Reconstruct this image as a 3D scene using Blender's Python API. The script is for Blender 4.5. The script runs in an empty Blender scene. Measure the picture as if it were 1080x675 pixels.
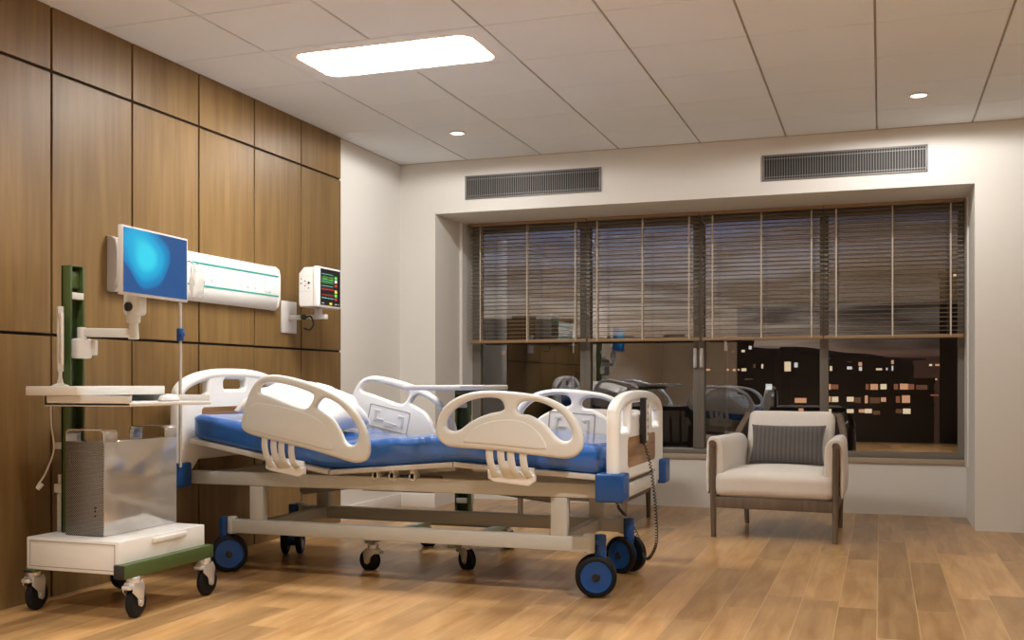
import bpy, bmesh, math, random
from mathutils import Matrix, Vector, Euler, noise
R = math.radians
PI = math.pi
random.seed(7)
SC = bpy.context.scene
COL = SC.collection
C_, S_ = math.cos, math.sin

# ------------------------------------------------------------------ materials
def newmat(name):
    m = bpy.data.materials.new(name); m.use_nodes = True
    nt = m.node_tree
    b = nt.nodes['Principled BSDF']
    return m, nt, b

def N(nt, t, **kw):
    n = nt.nodes.new(t)
    for k, v in kw.items(): setattr(n, k, v)
    return n

def pbr(name, col, rough=0.5, metal=0.0, coat=0.0, bump=0.0, bscale=200.0, var=0.0, vscale=6.0, spec=0.5):
    m, nt, b = newmat(name)
    b.inputs['Base Color'].default_value = (*col, 1)
    b.inputs['Roughness'].default_value = rough
    b.inputs['Metallic'].default_value = metal
    b.inputs['Coat Weight'].default_value = coat
    b.inputs['Specular IOR Level'].default_value = spec
    tc = N(nt, 'ShaderNodeTexCoord')
    if var > 0:
        no = N(nt, 'ShaderNodeTexNoise'); no.inputs['Scale'].default_value = vscale; no.inputs['Detail'].default_value = 4
        nt.links.new(tc.outputs['Object'], no.inputs['Vector'])
        mx = N(nt, 'ShaderNodeMix', data_type='RGBA')
        mx.inputs[6].default_value = (*[c*(1-var) for c in col], 1)
        mx.inputs[7].default_value = (*[min(1, c*(1+var)) for c in col], 1)
        nt.links.new(no.outputs['Fac'], mx.inputs[0]); nt.links.new(mx.outputs[2], b.inputs['Base Color'])
    if bump > 0:
        n2 = N(nt, 'ShaderNodeTexNoise'); n2.inputs['Scale'].default_value = bscale; n2.inputs['Detail'].default_value = 3
        nt.links.new(tc.outputs['Object'], n2.inputs['Vector'])
        bp = N(nt, 'ShaderNodeBump'); bp.inputs['Strength'].default_value = bump; bp.inputs['Distance'].default_value = 0.01
        nt.links.new(n2.outputs['Fac'], bp.inputs['Height']); nt.links.new(bp.outputs['Normal'], b.inputs['Normal'])
    return m

def emit(name, col, st):
    m, nt, b = newmat(name)
    b.inputs['Base Color'].default_value = (*[c*0.3 for c in col], 1)
    b.inputs['Emission Color'].default_value = (*col, 1)
    b.inputs['Emission Strength'].default_value = st
    return m

def ramp(nt, stops):
    r = N(nt, 'ShaderNodeValToRGB')
    el = r.color_ramp.elements
    while len(el) < len(stops): el.new(0.5)
    for e, (p, c) in zip(el, stops): e.position = p; e.color = (*c, 1)
    return r

def wood(name, c1, c2, c3, axis='Z', scale=1.0, rough=0.45, objrand=0.15, freq=34.0, bump=0.08):
    """straight grained wood running along one local axis"""
    m, nt, b = newmat(name)
    L = nt.links
    tc = N(nt, 'ShaderNodeTexCoord'); oi = N(nt, 'ShaderNodeObjectInfo')
    add = N(nt, 'ShaderNodeVectorMath', operation='ADD')
    mul = N(nt, 'ShaderNodeVectorMath', operation='SCALE'); mul.inputs[0].default_value = (7.3, 3.1, 9.7)
    L.new(oi.outputs['Random'], mul.inputs['Scale'])
    L.new(tc.outputs['Object'], add.inputs[0]); L.new(mul.outputs[0], add.inputs[1])
    mp = N(nt, 'ShaderNodeMapping')
    s = [1, 1, 1]; s['XYZ'.index(axis)] = 0.045
    mp.inputs['Scale'].default_value = [k*scale for k in s]
    L.new(add.outputs[0], mp.inputs['Vector'])
    n1 = N(nt, 'ShaderNodeTexNoise'); n1.inputs['Scale'].default_value = freq; n1.inputs['Detail'].default_value = 6; n1.inputs['Roughness'].default_value = 0.62
    n1.inputs['Distortion'].default_value = 0.3
    L.new(mp.outputs[0], n1.inputs['Vector'])
    mp2 = N(nt, 'ShaderNodeMapping')
    s2 = [1, 1, 1]; s2['XYZ'.index(axis)] = 0.12
    mp2.inputs['Scale'].default_value = [k*scale for k in s2]
    L.new(add.outputs[0], mp2.inputs['Vector'])
    n2 = N(nt, 'ShaderNodeTexNoise'); n2.inputs['Scale'].default_value = 7.0; n2.inputs['Detail'].default_value = 3; n2.inputs['Distortion'].default_value = 1.2
    L.new(mp2.outputs[0], n2.inputs['Vector'])
    mx = N(nt, 'ShaderNodeMix', data_type='FLOAT'); mx.inputs[0].default_value = 0.5
    L.new(n1.outputs['Fac'], mx.inputs[2]); L.new(n2.outputs['Fac'], mx.inputs[3])
    rp = ramp(nt, [(0.30, c1), (0.5, c2), (0.72, c3)])
    L.new(mx.outputs[0], rp.inputs[0])
    hsv = N(nt, 'ShaderNodeHueSaturation')
    mr = N(nt, 'ShaderNodeMapRange'); mr.inputs[3].default_value = 1-objrand; mr.inputs[4].default_value = 1+objrand
    L.new(oi.outputs['Random'], mr.inputs[0]); L.new(mr.outputs[0], hsv.inputs['Value']); L.new(rp.outputs[0], hsv.inputs['Color'])
    L.new(hsv.outputs[0], b.inputs['Base Color'])
    b.inputs['Roughness'].default_value = rough; b.inputs['Specular IOR Level'].default_value = 0.3
    bp = N(nt, 'ShaderNodeBump'); bp.inputs['Strength'].default_value = bump; bp.inputs['Distance'].default_value = 0.004
    L.new(n1.outputs['Fac'], bp.inputs['Height']); L.new(bp.outputs[0], b.inputs['Normal'])
    return m

def floor_mat():
    m, nt, b = newmat('oak_planks'); L = nt.links
    W, LEN = 0.163, 1.33
    tc = N(nt, 'ShaderNodeTexCoord'); sp = N(nt, 'ShaderNodeSeparateXYZ'); L.new(tc.outputs['Object'], sp.inputs[0])
    def M(op, a, b_=None, c=None):
        n = N(nt, 'ShaderNodeMath', operation=op)
        for i, v in enumerate((a, b_, c)):
            if v is None: continue
            if isinstance(v, (int, float)): n.inputs[i].default_value = v
            else: L.new(v, n.inputs[i])
        return n.outputs[0]
    xs = M('DIVIDE', M('ADD', sp.outputs[0], 0.013), W)
    col = M('FLOOR', xs); fx = M('FRACT', xs)
    wn = N(nt, 'ShaderNodeTexWhiteNoise', noise_dimensions='1D'); L.new(col, wn.inputs['W'])
    ys = M('ADD', M('DIVIDE', M('ADD', sp.outputs[1], 1.52), LEN), wn.outputs['Value'])
    row = M('FLOOR', ys); fy = M('FRACT', ys)
    cb = N(nt, 'ShaderNodeCombineXYZ'); L.new(col, cb.inputs[0]); L.new(row, cb.inputs[1])
    w2 = N(nt, 'ShaderNodeTexWhiteNoise', noise_dimensions='2D'); L.new(cb.outputs[0], w2.inputs['Vector'])
    # grain
    off = N(nt, 'ShaderNodeVectorMath', operation='SCALE'); off.inputs['Scale'].default_value = 13.0
    L.new(w2.outputs['Color'], off.inputs[0])
    ad = N(nt, 'ShaderNodeVectorMath', operation='ADD'); L.new(tc.outputs['Object'], ad.inputs[0]); L.new(off.outputs[0], ad.inputs[1])
    mp = N(nt, 'ShaderNodeMapping'); mp.inputs['Scale'].default_value = (1, 0.010, 1); L.new(ad.outputs[0], mp.inputs[0])
    n1 = N(nt, 'ShaderNodeTexNoise'); n1.inputs['Scale'].default_value = 80; n1.inputs['Detail'].default_value = 2; n1.inputs['Roughness'].default_value = 0.55
    L.new(mp.outputs[0], n1.inputs['Vector'])
    mp2 = N(nt, 'ShaderNodeMapping'); mp2.inputs['Scale'].default_value = (1, 0.13, 1); L.new(ad.outputs[0], mp2.inputs[0])
    n2 = N(nt, 'ShaderNodeTexNoise'); n2.inputs['Scale'].default_value = 16; n2.inputs['Detail'].default_value = 4; n2.inputs['Distortion'].default_value = 0.5
    L.new(mp2.outputs[0], n2.inputs['Vector'])
    g = M('ADD', M('MULTIPLY', n1.outputs['Fac'], 0.18), M('MULTIPLY', n2.outputs['Fac'], 0.82))
    rp = ramp(nt, [(0.34, (0.36, 0.195, 0.074)), (0.50, (0.45, 0.260, 0.106)), (0.66, (0.54, 0.335, 0.150))])
    L.new(g, rp.inputs[0])
    val = N(nt, 'ShaderNodeMapRange'); val.inputs[3].default_value = 0.66; val.inputs[4].default_value = 1.2
    L.new(w2.outputs['Value'], val.inputs[0])
    hs = N(nt, 'ShaderNodeHueSaturation'); L.new(rp.outputs[0], hs.inputs['Color']); L.new(val.outputs[0], hs.inputs['Value'])
    # seams
    ex = M('MINIMUM', fx, M('SUBTRACT', 1.0, fx)); ey = M('MINIMUM', fy, M('SUBTRACT', 1.0, fy))
    sx = M('LESS_THAN', ex, 0.013); sy = M('LESS_THAN', ey, 0.0016)
    sm = M('MAXIMUM', sx, sy)
    mx = N(nt, 'ShaderNodeMix', data_type='RGBA'); L.new(sm, mx.inputs[0]); L.new(hs.outputs[0], mx.inputs[6]); mx.inputs[7].default_value = (0.53, 0.34, 0.17, 1)
    L.new(mx.outputs[2], b.inputs['Base Color'])
    rr = N(nt, 'ShaderNodeMapRange'); rr.inputs[3].default_value = 0.27; rr.inputs[4].default_value = 0.29
    L.new(n1.outputs['Fac'], rr.inputs[0]); L.new(rr.outputs[0], b.inputs['Roughness'])
    bp = N(nt, 'ShaderNodeBump'); bp.inputs['Strength'].default_value = 0.05; bp.inputs['Distance'].default_value = 0.003
    hgt = M('SUBTRACT', 1.0, sm); L.new(hgt, bp.inputs['Height']); L.new(bp.outputs[0], b.inputs['Normal'])
    return m

def glass_mat(name, ior, col=(1, 1, 1), rough=0.0):
    m, nt, b = newmat(name)
    b.inputs['Base Color'].default_value = (*col, 1)
    b.inputs['Transmission Weight'].default_value = 1.0
    b.inputs['IOR'].default_value = ior
    b.inputs['Roughness'].default_value = rough
    return m

def screen_mat():
    m, nt, b = newmat('monitor_screen_picture'); L = nt.links
    tc = N(nt, 'ShaderNodeTexCoord')
    mp = N(nt, 'ShaderNodeMapping'); mp.inputs['Location'].default_value = (-0.5, -0.40, -0.58)
    L.new(tc.outputs['Generated'], mp.inputs[0])
    mp2 = N(nt, 'ShaderNodeMapping'); mp2.inputs['Scale'].default_value = (0, 1.35, 1.05); L.new(mp.outputs[0], mp2.inputs[0])
    ln = N(nt, 'ShaderNodeVectorMath', operation='LENGTH'); L.new(mp2.outputs[0], ln.inputs[0])
    no = N(nt, 'ShaderNodeTexNoise'); no.inputs['Scale'].default_value = 1.7; no.inputs['Detail'].default_value = 0.0
    L.new(tc.outputs['Generated'], no.inputs['Vector'])
    a = N(nt, 'ShaderNodeMath', operation='MULTIPLY_ADD'); L.new(no.outputs['Fac'], a.inputs[0]); a.inputs[1].default_value = 0.75; L.new(ln.outputs['Value'], a.inputs[2])
    rp = ramp(nt, [(0.34, (0.030, 0.62, 0.80)), (0.66, (0.008, 0.38, 0.66)), (0.92, (0.004, 0.20, 0.46)), (1.12, (0.015, 0.08, 0.24))])
    rp.color_ramp.interpolation = 'EASE'
    L.new(a.outputs[0], rp.inputs[0])
    L.new(rp.outputs[0], b.inputs['Emission Color']); b.inputs['Emission Strength'].default_value = 0.52
    b.inputs['Base Color'].default_value = (0.01, 0.01, 0.012, 1); b.inputs['Roughness'].default_value = 0.25
    return m

def perforated_mat():
    m, nt, b = newmat('perforated_metal'); L = nt.links
    tc = N(nt, 'ShaderNodeTexCoord')
    sp = N(nt, 'ShaderNodeSeparateXYZ'); L.new(tc.outputs['Object'], sp.inputs[0])
    def M(op, a, b_=None):
        n = N(nt, 'ShaderNodeMath', operation=op)
        for i, v in enumerate((a, b_)):
            if v is None: continue
            if isinstance(v, (int, float)): n.inputs[i].default_value = v
            else: L.new(v, n.inputs[i])
        return n.outputs[0]
    p = 0.0105
    u = M('DIVIDE', M('ADD', sp.outputs[0], sp.outputs[2]), p); v = M('DIVIDE', M('SUBTRACT', sp.outputs[0], sp.outputs[2]), p)
    du = M('SUBTRACT', M('FRACT', u), 0.5); dv = M('SUBTRACT', M('FRACT', v), 0.5)
    d = M('SQRT', M('ADD', M('MULTIPLY', du, du), M('MULTIPLY', dv, dv)))
    k = M('LESS_THAN', d, 0.36)
    mx = N(nt, 'ShaderNodeMix', data_type='RGBA'); L.new(k, mx.inputs[0])
    mx.inputs[6].default_value = (0.34, 0.325, 0.31, 1); mx.inputs[7].default_value = (0.01, 0.01, 0.01, 1)
    L.new(mx.outputs[2], b.inputs['Base Color'])
    b.inputs['Metallic'].default_value = 0.7; b.inputs['Roughness'].default_value = 0.4
    return m

def stripe_fabric():
    m, nt, b = newmat('striped_charcoal_fabric'); L = nt.links
    tc = N(nt, 'ShaderNodeTexCoord'); w = N(nt, 'ShaderNodeTexWave', wave_type='BANDS', bands_direction='X')
    w.inputs['Scale'].default_value = 11; w.inputs['Distortion'].default_value = 0.3
    L.new(tc.outputs['Object'], w.inputs['Vector'])
    rp = ramp(nt, [(0.2, (0.075, 0.068, 0.066)), (0.8, (0.112, 0.10, 0.096))]); L.new(w.outputs['Fac'], rp.inputs[0])
    L.new(rp.outputs[0], b.inputs['Base Color']); b.inputs['Roughness'].default_value = 0.9
    b.inputs['Sheen Weight'].default_value = 0.3
    return m

def vinyl_blue():
    m = pbr('blue_vinyl', (0.003, 0.10, 0.40), 0.40, coat=1.0)
    m.node_tree.nodes['Principled BSDF'].inputs['Coat Roughness'].default_value = 0.1
    nt = m.node_tree; b = nt.nodes['Principled BSDF']; L = nt.links
    tc = N(nt, 'ShaderNodeTexCoord')
    mp = N(nt, 'ShaderNodeMapping'); mp.inputs['Scale'].default_value = (2.0, 0.6, 0.9); mp.inputs['Rotation'].default_value = (0, 0, 0.3)
    L.new(tc.outputs['Object'], mp.inputs[0])
    n = N(nt, 'ShaderNodeTexNoise'); n.inputs['Scale'].default_value = 5.5; n.inputs['Detail'].default_value = 2.5; n.inputs['Distortion'].default_value = 0.9
    L.new(mp.outputs[0], n.inputs['Vector'])
    bp = N(nt, 'ShaderNodeBump'); bp.inputs['Strength'].default_value = 0.26; bp.inputs['Distance'].default_value = 0.05
    L.new(n.outputs['Fac'], bp.inputs['Height']); L.new(bp.outputs[0], b.inputs['Normal'])
    return m

M = {}
M['wall'] = pbr('warm_white_paint', (0.735, 0.72, 0.685), 0.9, bump=0.05, bscale=160)
M['reveal'] = M['wall']
M['ceil'] = pbr('ceiling_tile', (0.78, 0.83, 0.875), 0.95, bump=0.05, bscale=120, var=0.03, vscale=2.5)
M['tbar'] = pbr('ceiling_grid', (0.50, 0.45, 0.39), 0.7)
M['base'] = pbr('white_skirting', (0.74, 0.71, 0.67), 0.5)
M['panel'] = wood('oak_veneer', (0.145, 0.082, 0.028), (0.20, 0.120, 0.044), (0.255, 0.160, 0.064), 'Z', rough=0.42, objrand=0.06)
M['groove'] = pbr('dark_groove', (0.018, 0.011, 0.006), 0.9)
M['floor'] = floor_mat()
M['white'] = pbr('white_plastic', (0.79, 0.79, 0.775), 0.35, coat=0.1)
M['cream'] = pbr('cream_plastic', (0.66, 0.672, 0.655), 0.38)
M['paint'] = pbr('grey_beige_enamel', (0.52, 0.52, 0.485), 0.38)
M['deck'] = pbr('light_deck_metal', (0.58, 0.56, 0.53), 0.4)
M['blue'] = pbr('blue_plastic', (0.005, 0.062, 0.245), 0.35)
M['vinyl'] = vinyl_blue()
M['black'] = pbr('black_rubber', (0.0045, 0.0045, 0.005), 0.6, spec=0.3)
M['blackp'] = pbr('black_plastic', (0.015, 0.015, 0.017), 0.35)
M['chrome'] = pbr('bright_metal', (0.74, 0.73, 0.72), 0.25, metal=0.6)
M['silver'] = pbr('polished_aluminium', (0.62, 0.61, 0.60), 0.12, metal=0.6, coat=0.3)
M['perf'] = perforated_mat()
M['green'] = pbr('green_enamel', (0.062, 0.10, 0.028), 0.4)
M['greend'] = pbr('dark_green_channel', (0.03, 0.055, 0.018), 0.5)
M['palegreen'] = pbr('pale_green_enamel', (0.30, 0.34, 0.27), 0.4)
M['linen'] = pbr('white_cotton', (0.82, 0.80, 0.78), 0.85, bump=0.25, bscale=14)
M['inlay'] = wood('walnut_inlay', (0.10, 0.045, 0.018), (0.24, 0.13, 0.058), (0.42, 0.25, 0.125), 'Y', rough=0.35, objrand=0.0, freq=40)
M['chairwood'] = wood('grey_brown_ash', (0.105, 0.076, 0.055), (0.15, 0.112, 0.083), (0.20, 0.152, 0.115), 'Z', rough=0.5, objrand=0.0)
M['fabric'] = pbr('oatmeal_fabric', (0.72, 0.68, 0.635), 0.95, bump=0.2, bscale=420, var=0.05, vscale=30)
M['stripe'] = stripe_fabric()
M['frame'] = pbr('grey_window_frame', (0.205, 0.188, 0.165), 0.45, metal=0.2)
M['sill'] = pbr('beige_sill', (0.42, 0.34, 0.255), 0.6, var=0.06, vscale=20)
M['glass'] = glass_mat('window_glass', 2.05)
M['slat'] = pbr('blind_slat', (0.27, 0.20, 0.135), 0.5)
M['rail'] = pbr('blind_rail_wood', (0.30, 0.19, 0.10), 0.5)
M['cordm'] = pbr('pale_cord', (0.62, 0.55, 0.46), 0.8)
M['grille'] = pbr('grey_grille', (0.20, 0.195, 0.19), 0.5, metal=0.2)
M['dark'] = pbr('dark_duct', (0.03, 0.028, 0.026), 0.8)
M['teal'] = pbr('teal_stripe', (0.02, 0.34, 0.30), 0.4)
M['greycap'] = pbr('grey_end_cap', (0.40, 0.37, 0.345), 0.5)
M['lightgrey'] = pbr('light_grey_plastic', (0.60, 0.585, 0.57), 0.45)
M['midgrey'] = pbr('mid_grey_plastic', (0.22, 0.21, 0.21), 0.5)
M['screen'] = screen_mat()
M['bag'] = pbr('clear_plastic_bag', (0.72, 0.69, 0.66), 0.12)
M['bag'].node_tree.nodes['Principled BSDF'].inputs['Alpha'].default_value = 0.5
M['lamp'] = emit('lit_diffuser', (1.0, 0.95, 0.885), 25.0)
M['down'] = emit('lit_downlight', (1.0, 0.93, 0.84), 1.6)
M['fixture'] = pbr('white_fixture', (0.86, 0.84, 0.82), 0.5)
M['bldg'] = pbr('night_facade', (0.035, 0.028, 0.024), 0.9)
M['bldgred'] = emit('street_lit_brick', (0.10, 0.05, 0.033), 0.16)  # facade glows by itself: street light put into the material
M['hill'] = pbr('dark_hill', (0.03, 0.026, 0.022), 1.0)
M['cabinet'] = pbr('dark_cabinet', (0.035, 0.025, 0.018), 0.5)
for k, c, s in (('w_warm', (1.0, 0.50, 0.28), 0.310), ('w_cream', (1.0, 0.78, 0.50), 0.400), ('w_white', (0.95, 0.92, 0.88), 0.350), ('w_red', (0.75, 0.27, 0.14), 0.150), ('w_dim', (0.6, 0.28, 0.14), 0.090)):
    M[k] = emit(k, c, s)
for k, c, s in (('px_green', (0.15, 0.9, 0.1), 0.350), ('px_dgreen', (0.12, 0.35, 0.06), 0.250), ('px_red', (0.6, 0.05, 0.03), 0.300), ('px_cyan', (0.25, 0.8, 0.7), 0.250), ('px_yellow', (1.0, 0.65, 0.08), 0.450), ('px_white', (0.9, 0.9, 0.85), 0.350)):
    M[k] = emit(k, c, s)

# ------------------------------------------------------------------ mesh builder
def smooth_closed(pts, n=5):
    out = []
    k = len(pts)
    for i in range(k):
        p0, p1, p2, p3 = (Vector(pts[(i+j-1) % k]) for j in range(4))
        for s in range(n):
            t = s/n
            out.append(0.5*((2*p1)+(p2-p0)*t+(2*p0-5*p1+4*p2-p3)*t*t+(3*p1-p0-3*p2+p3)*t**3))
    return out

def smooth_open(pts, n=6):
    P = [Vector(p) for p in pts]
    P = [P[0]*2-P[1]]+P+[P[-1]*2-P[-2]]
    out = []
    for i in range(1, len(P)-2):
        p0, p1, p2, p3 = P[i-1:i+3]
        for s in range(n):
            t = s/n
            out.append(0.5*((2*p1)+(p2-p0)*t+(2*p0-5*p1+4*p2-p3)*t*t+(3*p1-p0-3*p2+p3)*t**3))
    out.append(P[-2])
    return out

def rrect(x0, x1, y0, y1, r, n=6):
    out = []
    for cx, cy, a in ((x1-r, y1-r, 0), (x0+r, y1-r, 90), (x0+r, y0+r, 180), (x1-r, y0+r, 270)):
        for i in range(n+1):
            t = R(a+90*i/n); out.append((cx+r*C_(t), cy+r*S_(t)))
    return out

class MB:
    def __init__(s): s.bm = bmesh.new()
    def merge(s, b, mat=None):
        if mat is not None: bmesh.ops.transform(b, matrix=mat, verts=b.verts)
        me = bpy.data.meshes.new('t'); b.to_mesh(me); b.free(); s.bm.from_mesh(me); bpy.data.meshes.remove(me); return s
    def box(s, x0, x1, y0, y1, z0, z1, b=0.0, seg=2, mat=None):
        t = bmesh.new(); bmesh.ops.create_cube(t, size=1)
        for v in t.verts: v.co = Vector(((x0+x1)/2+v.co.x*(x1-x0), (y0+y1)/2+v.co.y*(y1-y0), (z0+z1)/2+v.co.z*(z1-z0)))
        if b > 0: bmesh.ops.bevel(t, geom=t.edges[:], offset=b, segments=seg, affect='EDGES', profile=0.5)
        return s.merge(t, mat)
    def cyl(s, p0, p1, r, r2=None, seg=24, b=0.0):
        p0, p1 = Vector(p0), Vector(p1); d = p1-p0; r2 = r if r2 is None else r2
        pr = [(0, 0), (r, 0), (r2, d.length), (0, d.length)]
        if b > 0: pr = [(0, 0), (r-b, 0), (r-b*0.3, b*0.3), (r, b), (r2, d.length-b), (r2-b*0.3, d.length-b*0.3), (r2-b, d.length), (0, d.length)]
        return s.lathe(pr, Matrix.Translation(p0) @ d.to_track_quat('Z', 'Y').to_matrix().to_4x4(), seg)
    def lathe(s, prof, mat=None, seg=24):
        t = bmesh.new(); rings = []
        for r, z in prof:
            if r < 1e-6: rings.append([t.verts.new((0, 0, z))])
            else: rings.append([t.verts.new((r*C_(2*PI*i/seg), r*S_(2*PI*i/seg), z)) for i in range(seg)])
        for a, b in zip(rings, rings[1:]):
            for i in range(seg):
                j = (i+1) % seg
                if len(a) == 1 and len(b) == 1: continue
                if len(a) == 1: t.faces.new((a[0], b[j], b[i]))
                elif len(b) == 1: t.faces.new((a[i], a[j], b[0]))
                else: t.faces.new((a[i], a[j], b[j], b[i]))
        bmesh.ops.recalc_face_normals(t, faces=t.faces)
        return s.merge(t, mat)
    def tube(s, pts, r, seg=10, rz=None, rad=None, closed=False):
        """round (or flattened when rz given) bar swept along points"""
        P = [Vector(p) for p in pts]; t = bmesh.new(); rings = []
        n = len(P); nrm = None
        for i in range(n):
            a = P[(i-1) % n] if (closed or i > 0) else P[i]; b = P[(i+1) % n] if (closed or i < n-1) else P[i]
            tan = (b-a).normalized()
            if nrm is None:
                up = Vector((0, 0, 1)) if abs(tan.z) < 0.9 else Vector((1, 0, 0))
                nrm = (up-tan*up.dot(tan)).normalized()
            else: nrm = (nrm-tan*nrm.dot(tan)).normalized()
            bi = tan.cross(nrm); k = r if rad is None else rad[i]; kz = k if rz is None else rz
            rings.append([t.verts.new(P[i]+nrm*kz*C_(2*PI*j/seg)+bi*k*S_(2*PI*j/seg)) for j in range(seg)])
        prs = list(zip(rings, rings[1:]))+([(rings[-1], rings[0])] if closed else [])
        for a, b in prs:
            for j in range(seg): t.faces.new((a[j], a[(j+1) % seg], b[(j+1) % seg], b[j]))
        if not closed:
            t.faces.new(rings[0][::-1]); t.faces.new(rings[-1])
        bmesh.ops.recalc_face_normals(t, faces=t.faces)
        return s.merge(t)
    def plate(s, outlines, thick, bevel, mat, bres=3):
        """solid plate from 2-D outlines (the first is the rim, the others holes), extruded both ways"""
        cu = bpy.data.curves.new('t', 'CURVE'); cu.dimensions = '2D'; cu.fill_mode = 'BOTH'
        cu.extrude = max(thick/2-bevel, 0.0001); cu.bevel_depth = bevel; cu.bevel_resolution = bres; cu.offset = -bevel
        for o in outlines:
            sp = cu.splines.new('POLY'); sp.points.add(len(o)-1); sp.use_cyclic_u = True
            for p, q in zip(sp.points, o): p.co = (q[0], q[1], 0, 1)
        ob = bpy.data.objects.new('t', cu); COL.objects.link(ob)
        dg = bpy.context.evaluated_depsgraph_get(); dg.update()
        me = bpy.data.meshes.new_from_object(ob.evaluated_get(dg))
        t = bmesh.new(); t.from_mesh(me)
        bmesh.ops.remove_doubles(t, verts=t.verts, dist=1e-5)
        bmesh.ops.recalc_face_normals(t, faces=t.faces)
        bpy.data.objects.remove(ob); bpy.data.curves.remove(cu); bpy.data.meshes.remove(me)
        return s.merge(t, mat)
    def grid(s, f, nu, nv, wrapu=False, wrapv=False):
        t = bmesh.new(); V = [[t.verts.new(f(i/(nu if wrapu else nu-1), j/(nv if wrapv else nv-1))) for j in range(nv)] for i in range(nu)]
        for i in range(nu if wrapu else nu-1):
            for j in range(nv if wrapv else nv-1):
                t.faces.new((V[i][j], V[(i+1) % nu][j], V[(i+1) % nu][(j+1) % nv], V[i][(j+1) % nv]))
        bmesh.ops.remove_doubles(t, verts=t.verts, dist=1e-5)
        bmesh.ops.recalc_face_normals(t, faces=t.faces)
        return s.merge(t)
    def build(s, name, mat, parent=None, ang=38):
        W = ROOT.get(parent.name, Matrix()) if parent else Matrix()
        s.bm.transform(W.inverted())
        for f in s.bm.faces: f.smooth = True
        for e in s.bm.edges:
            if len(e.link_faces) == 2: e.smooth = e.calc_face_angle(0) < R(ang)
        me = bpy.data.meshes.new(name); s.bm.to_mesh(me); s.bm.free()
        me.materials.append(M[mat])
        o = bpy.data.objects.new(name, me); COL.objects.link(o)
        if parent: o.parent = parent
        ROOT[o.name] = W
        return o

ROOT = {}
def thing(name, label, cat, loc, rz=0.0, group=None):
    o = bpy.data.objects.new(name, None); COL.objects.link(o)
    o.location = loc; o.rotation_euler = (0, 0, rz); o.empty_display_size = 0.1
    ROOT[o.name] = Matrix.Translation(loc) @ Matrix.Rotation(rz, 4, 'Z')
    o['label'] = label; o['category'] = cat
    if group: o['group'] = group
    return o
def tag(o, label, cat, group=None):
    o['label'] = label; o['category'] = cat
    if group: o['group'] = group
    return o
def struct(o): o['kind'] = 'structure'; return o
def box1(name, mat, parent, *a, **k): return MB().box(*a, **k).build(name, mat, parent)
def kids(o): return [c for c in bpy.data.objects if c.parent == o]
def copy_thing(root, loc, rz, label, group=None, skip=()):
    def cp(o, par):
        c = o.copy(); COL.objects.link(c); c.parent = par
        for ch in kids(o):
            if ch.name.split('.')[0] not in skip: cp(ch, c)
        return c
    r = cp(root, None); r.location = loc; r.rotation_euler = (0, 0, rz); r['label'] = label
    if group: r['group'] = group
    return r

# ------------------------------------------------------------------ room numbers (metres; the camera stands at x=0 y=0 z=1)
XL, YB, HC, XR, YF = -3.653, 7.719, 2.747, 2.4, -1.6
RX0, RX1, RZ, YW = -3.344, 0.600, 2.337, 8.445
PANELY0, PANELY1 = 3.362, 6.707

# floor
struct(box1('floor', 'floor', None, XL-0.1, XR+0.1, YF-0.1, YW+0.1, -0.12, 0.0))
# ceiling: tiles with a fine grid between them
gx, gy, x0, y0 = 0.609, 0.5864, -0.0242, 7.765
mb = MB()
for i in range(-7, 5):
    for j in range(0, 17):
        a, b = x0+i*gx+0.006, x0+(i+1)*gx-0.006
        c, d = y0-(j+1)*gy+0.003, y0-j*gy-0.003
        a, b, c, d = max(a, XL), min(b, XR), max(c, YF), min(d, YB)
        if b-a < 0.02 or d-c < 0.01: continue
        if j == 4 and i in (-5, -4): continue          # cell of the light fixture
        mb.box(a, b, c, d, HC, HC+0.012, b=0.0015, seg=1)
# two more lit panels out of the frame leave holes too
struct(mb.build('ceiling', 'ceil'))
mb = MB().box(XL-0.1, XR+0.1, YF-0.1, YB+0.1, HC+0.0125, HC+0.10)
g = mb.build('trim_1', 'tbar'); struct(g)
mb = MB().box(XL, XR, YB-0.012, YB, HC-0.004, HC+0.006).box(XL, XL+0.012, PANELY1, YB, HC-0.004, HC+0.006)
struct(mb.build('trim_2', 'tbar'))

# left wall with oak panelling
wl = struct(box1('wall_left', 'wall', None, XL-0.13, XL, YF, YB+0.12, 0, HC+0.1))
box1('panel_backing', 'groove', wl, XL-0.002, XL+0.001, PANELY0, PANELY1, 0, HC)
ys = [3.362, 3.923, 4.483, 5.047, 5.606, 6.164, 6.707]
zs = [0.0, 1.219, 2.445, HC]
for a, b in zip(ys, ys[1:]):
    for c, d in zip(zs, zs[1:]):
        box1('oak_panel', 'panel', wl, XL-0.001, XL+0.014, a+0.0065 if a > 3.4 else a, b-0.0065 if b < 6.7 else b, c+0.007 if c > 0 else 0, d-0.007 if d < HC else d, b=0.0015, seg=1)
struct(box1('baseboard_left', 'base', None, XL, XL+0.014, PANELY1+0.001, YB, 0, 0.105, b=0.003))
struct(box1('baseboard_back', 'base', None, XL+0.014, RX0, YB-0.014, YB, 0, 0.105, b=0.003))

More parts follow.
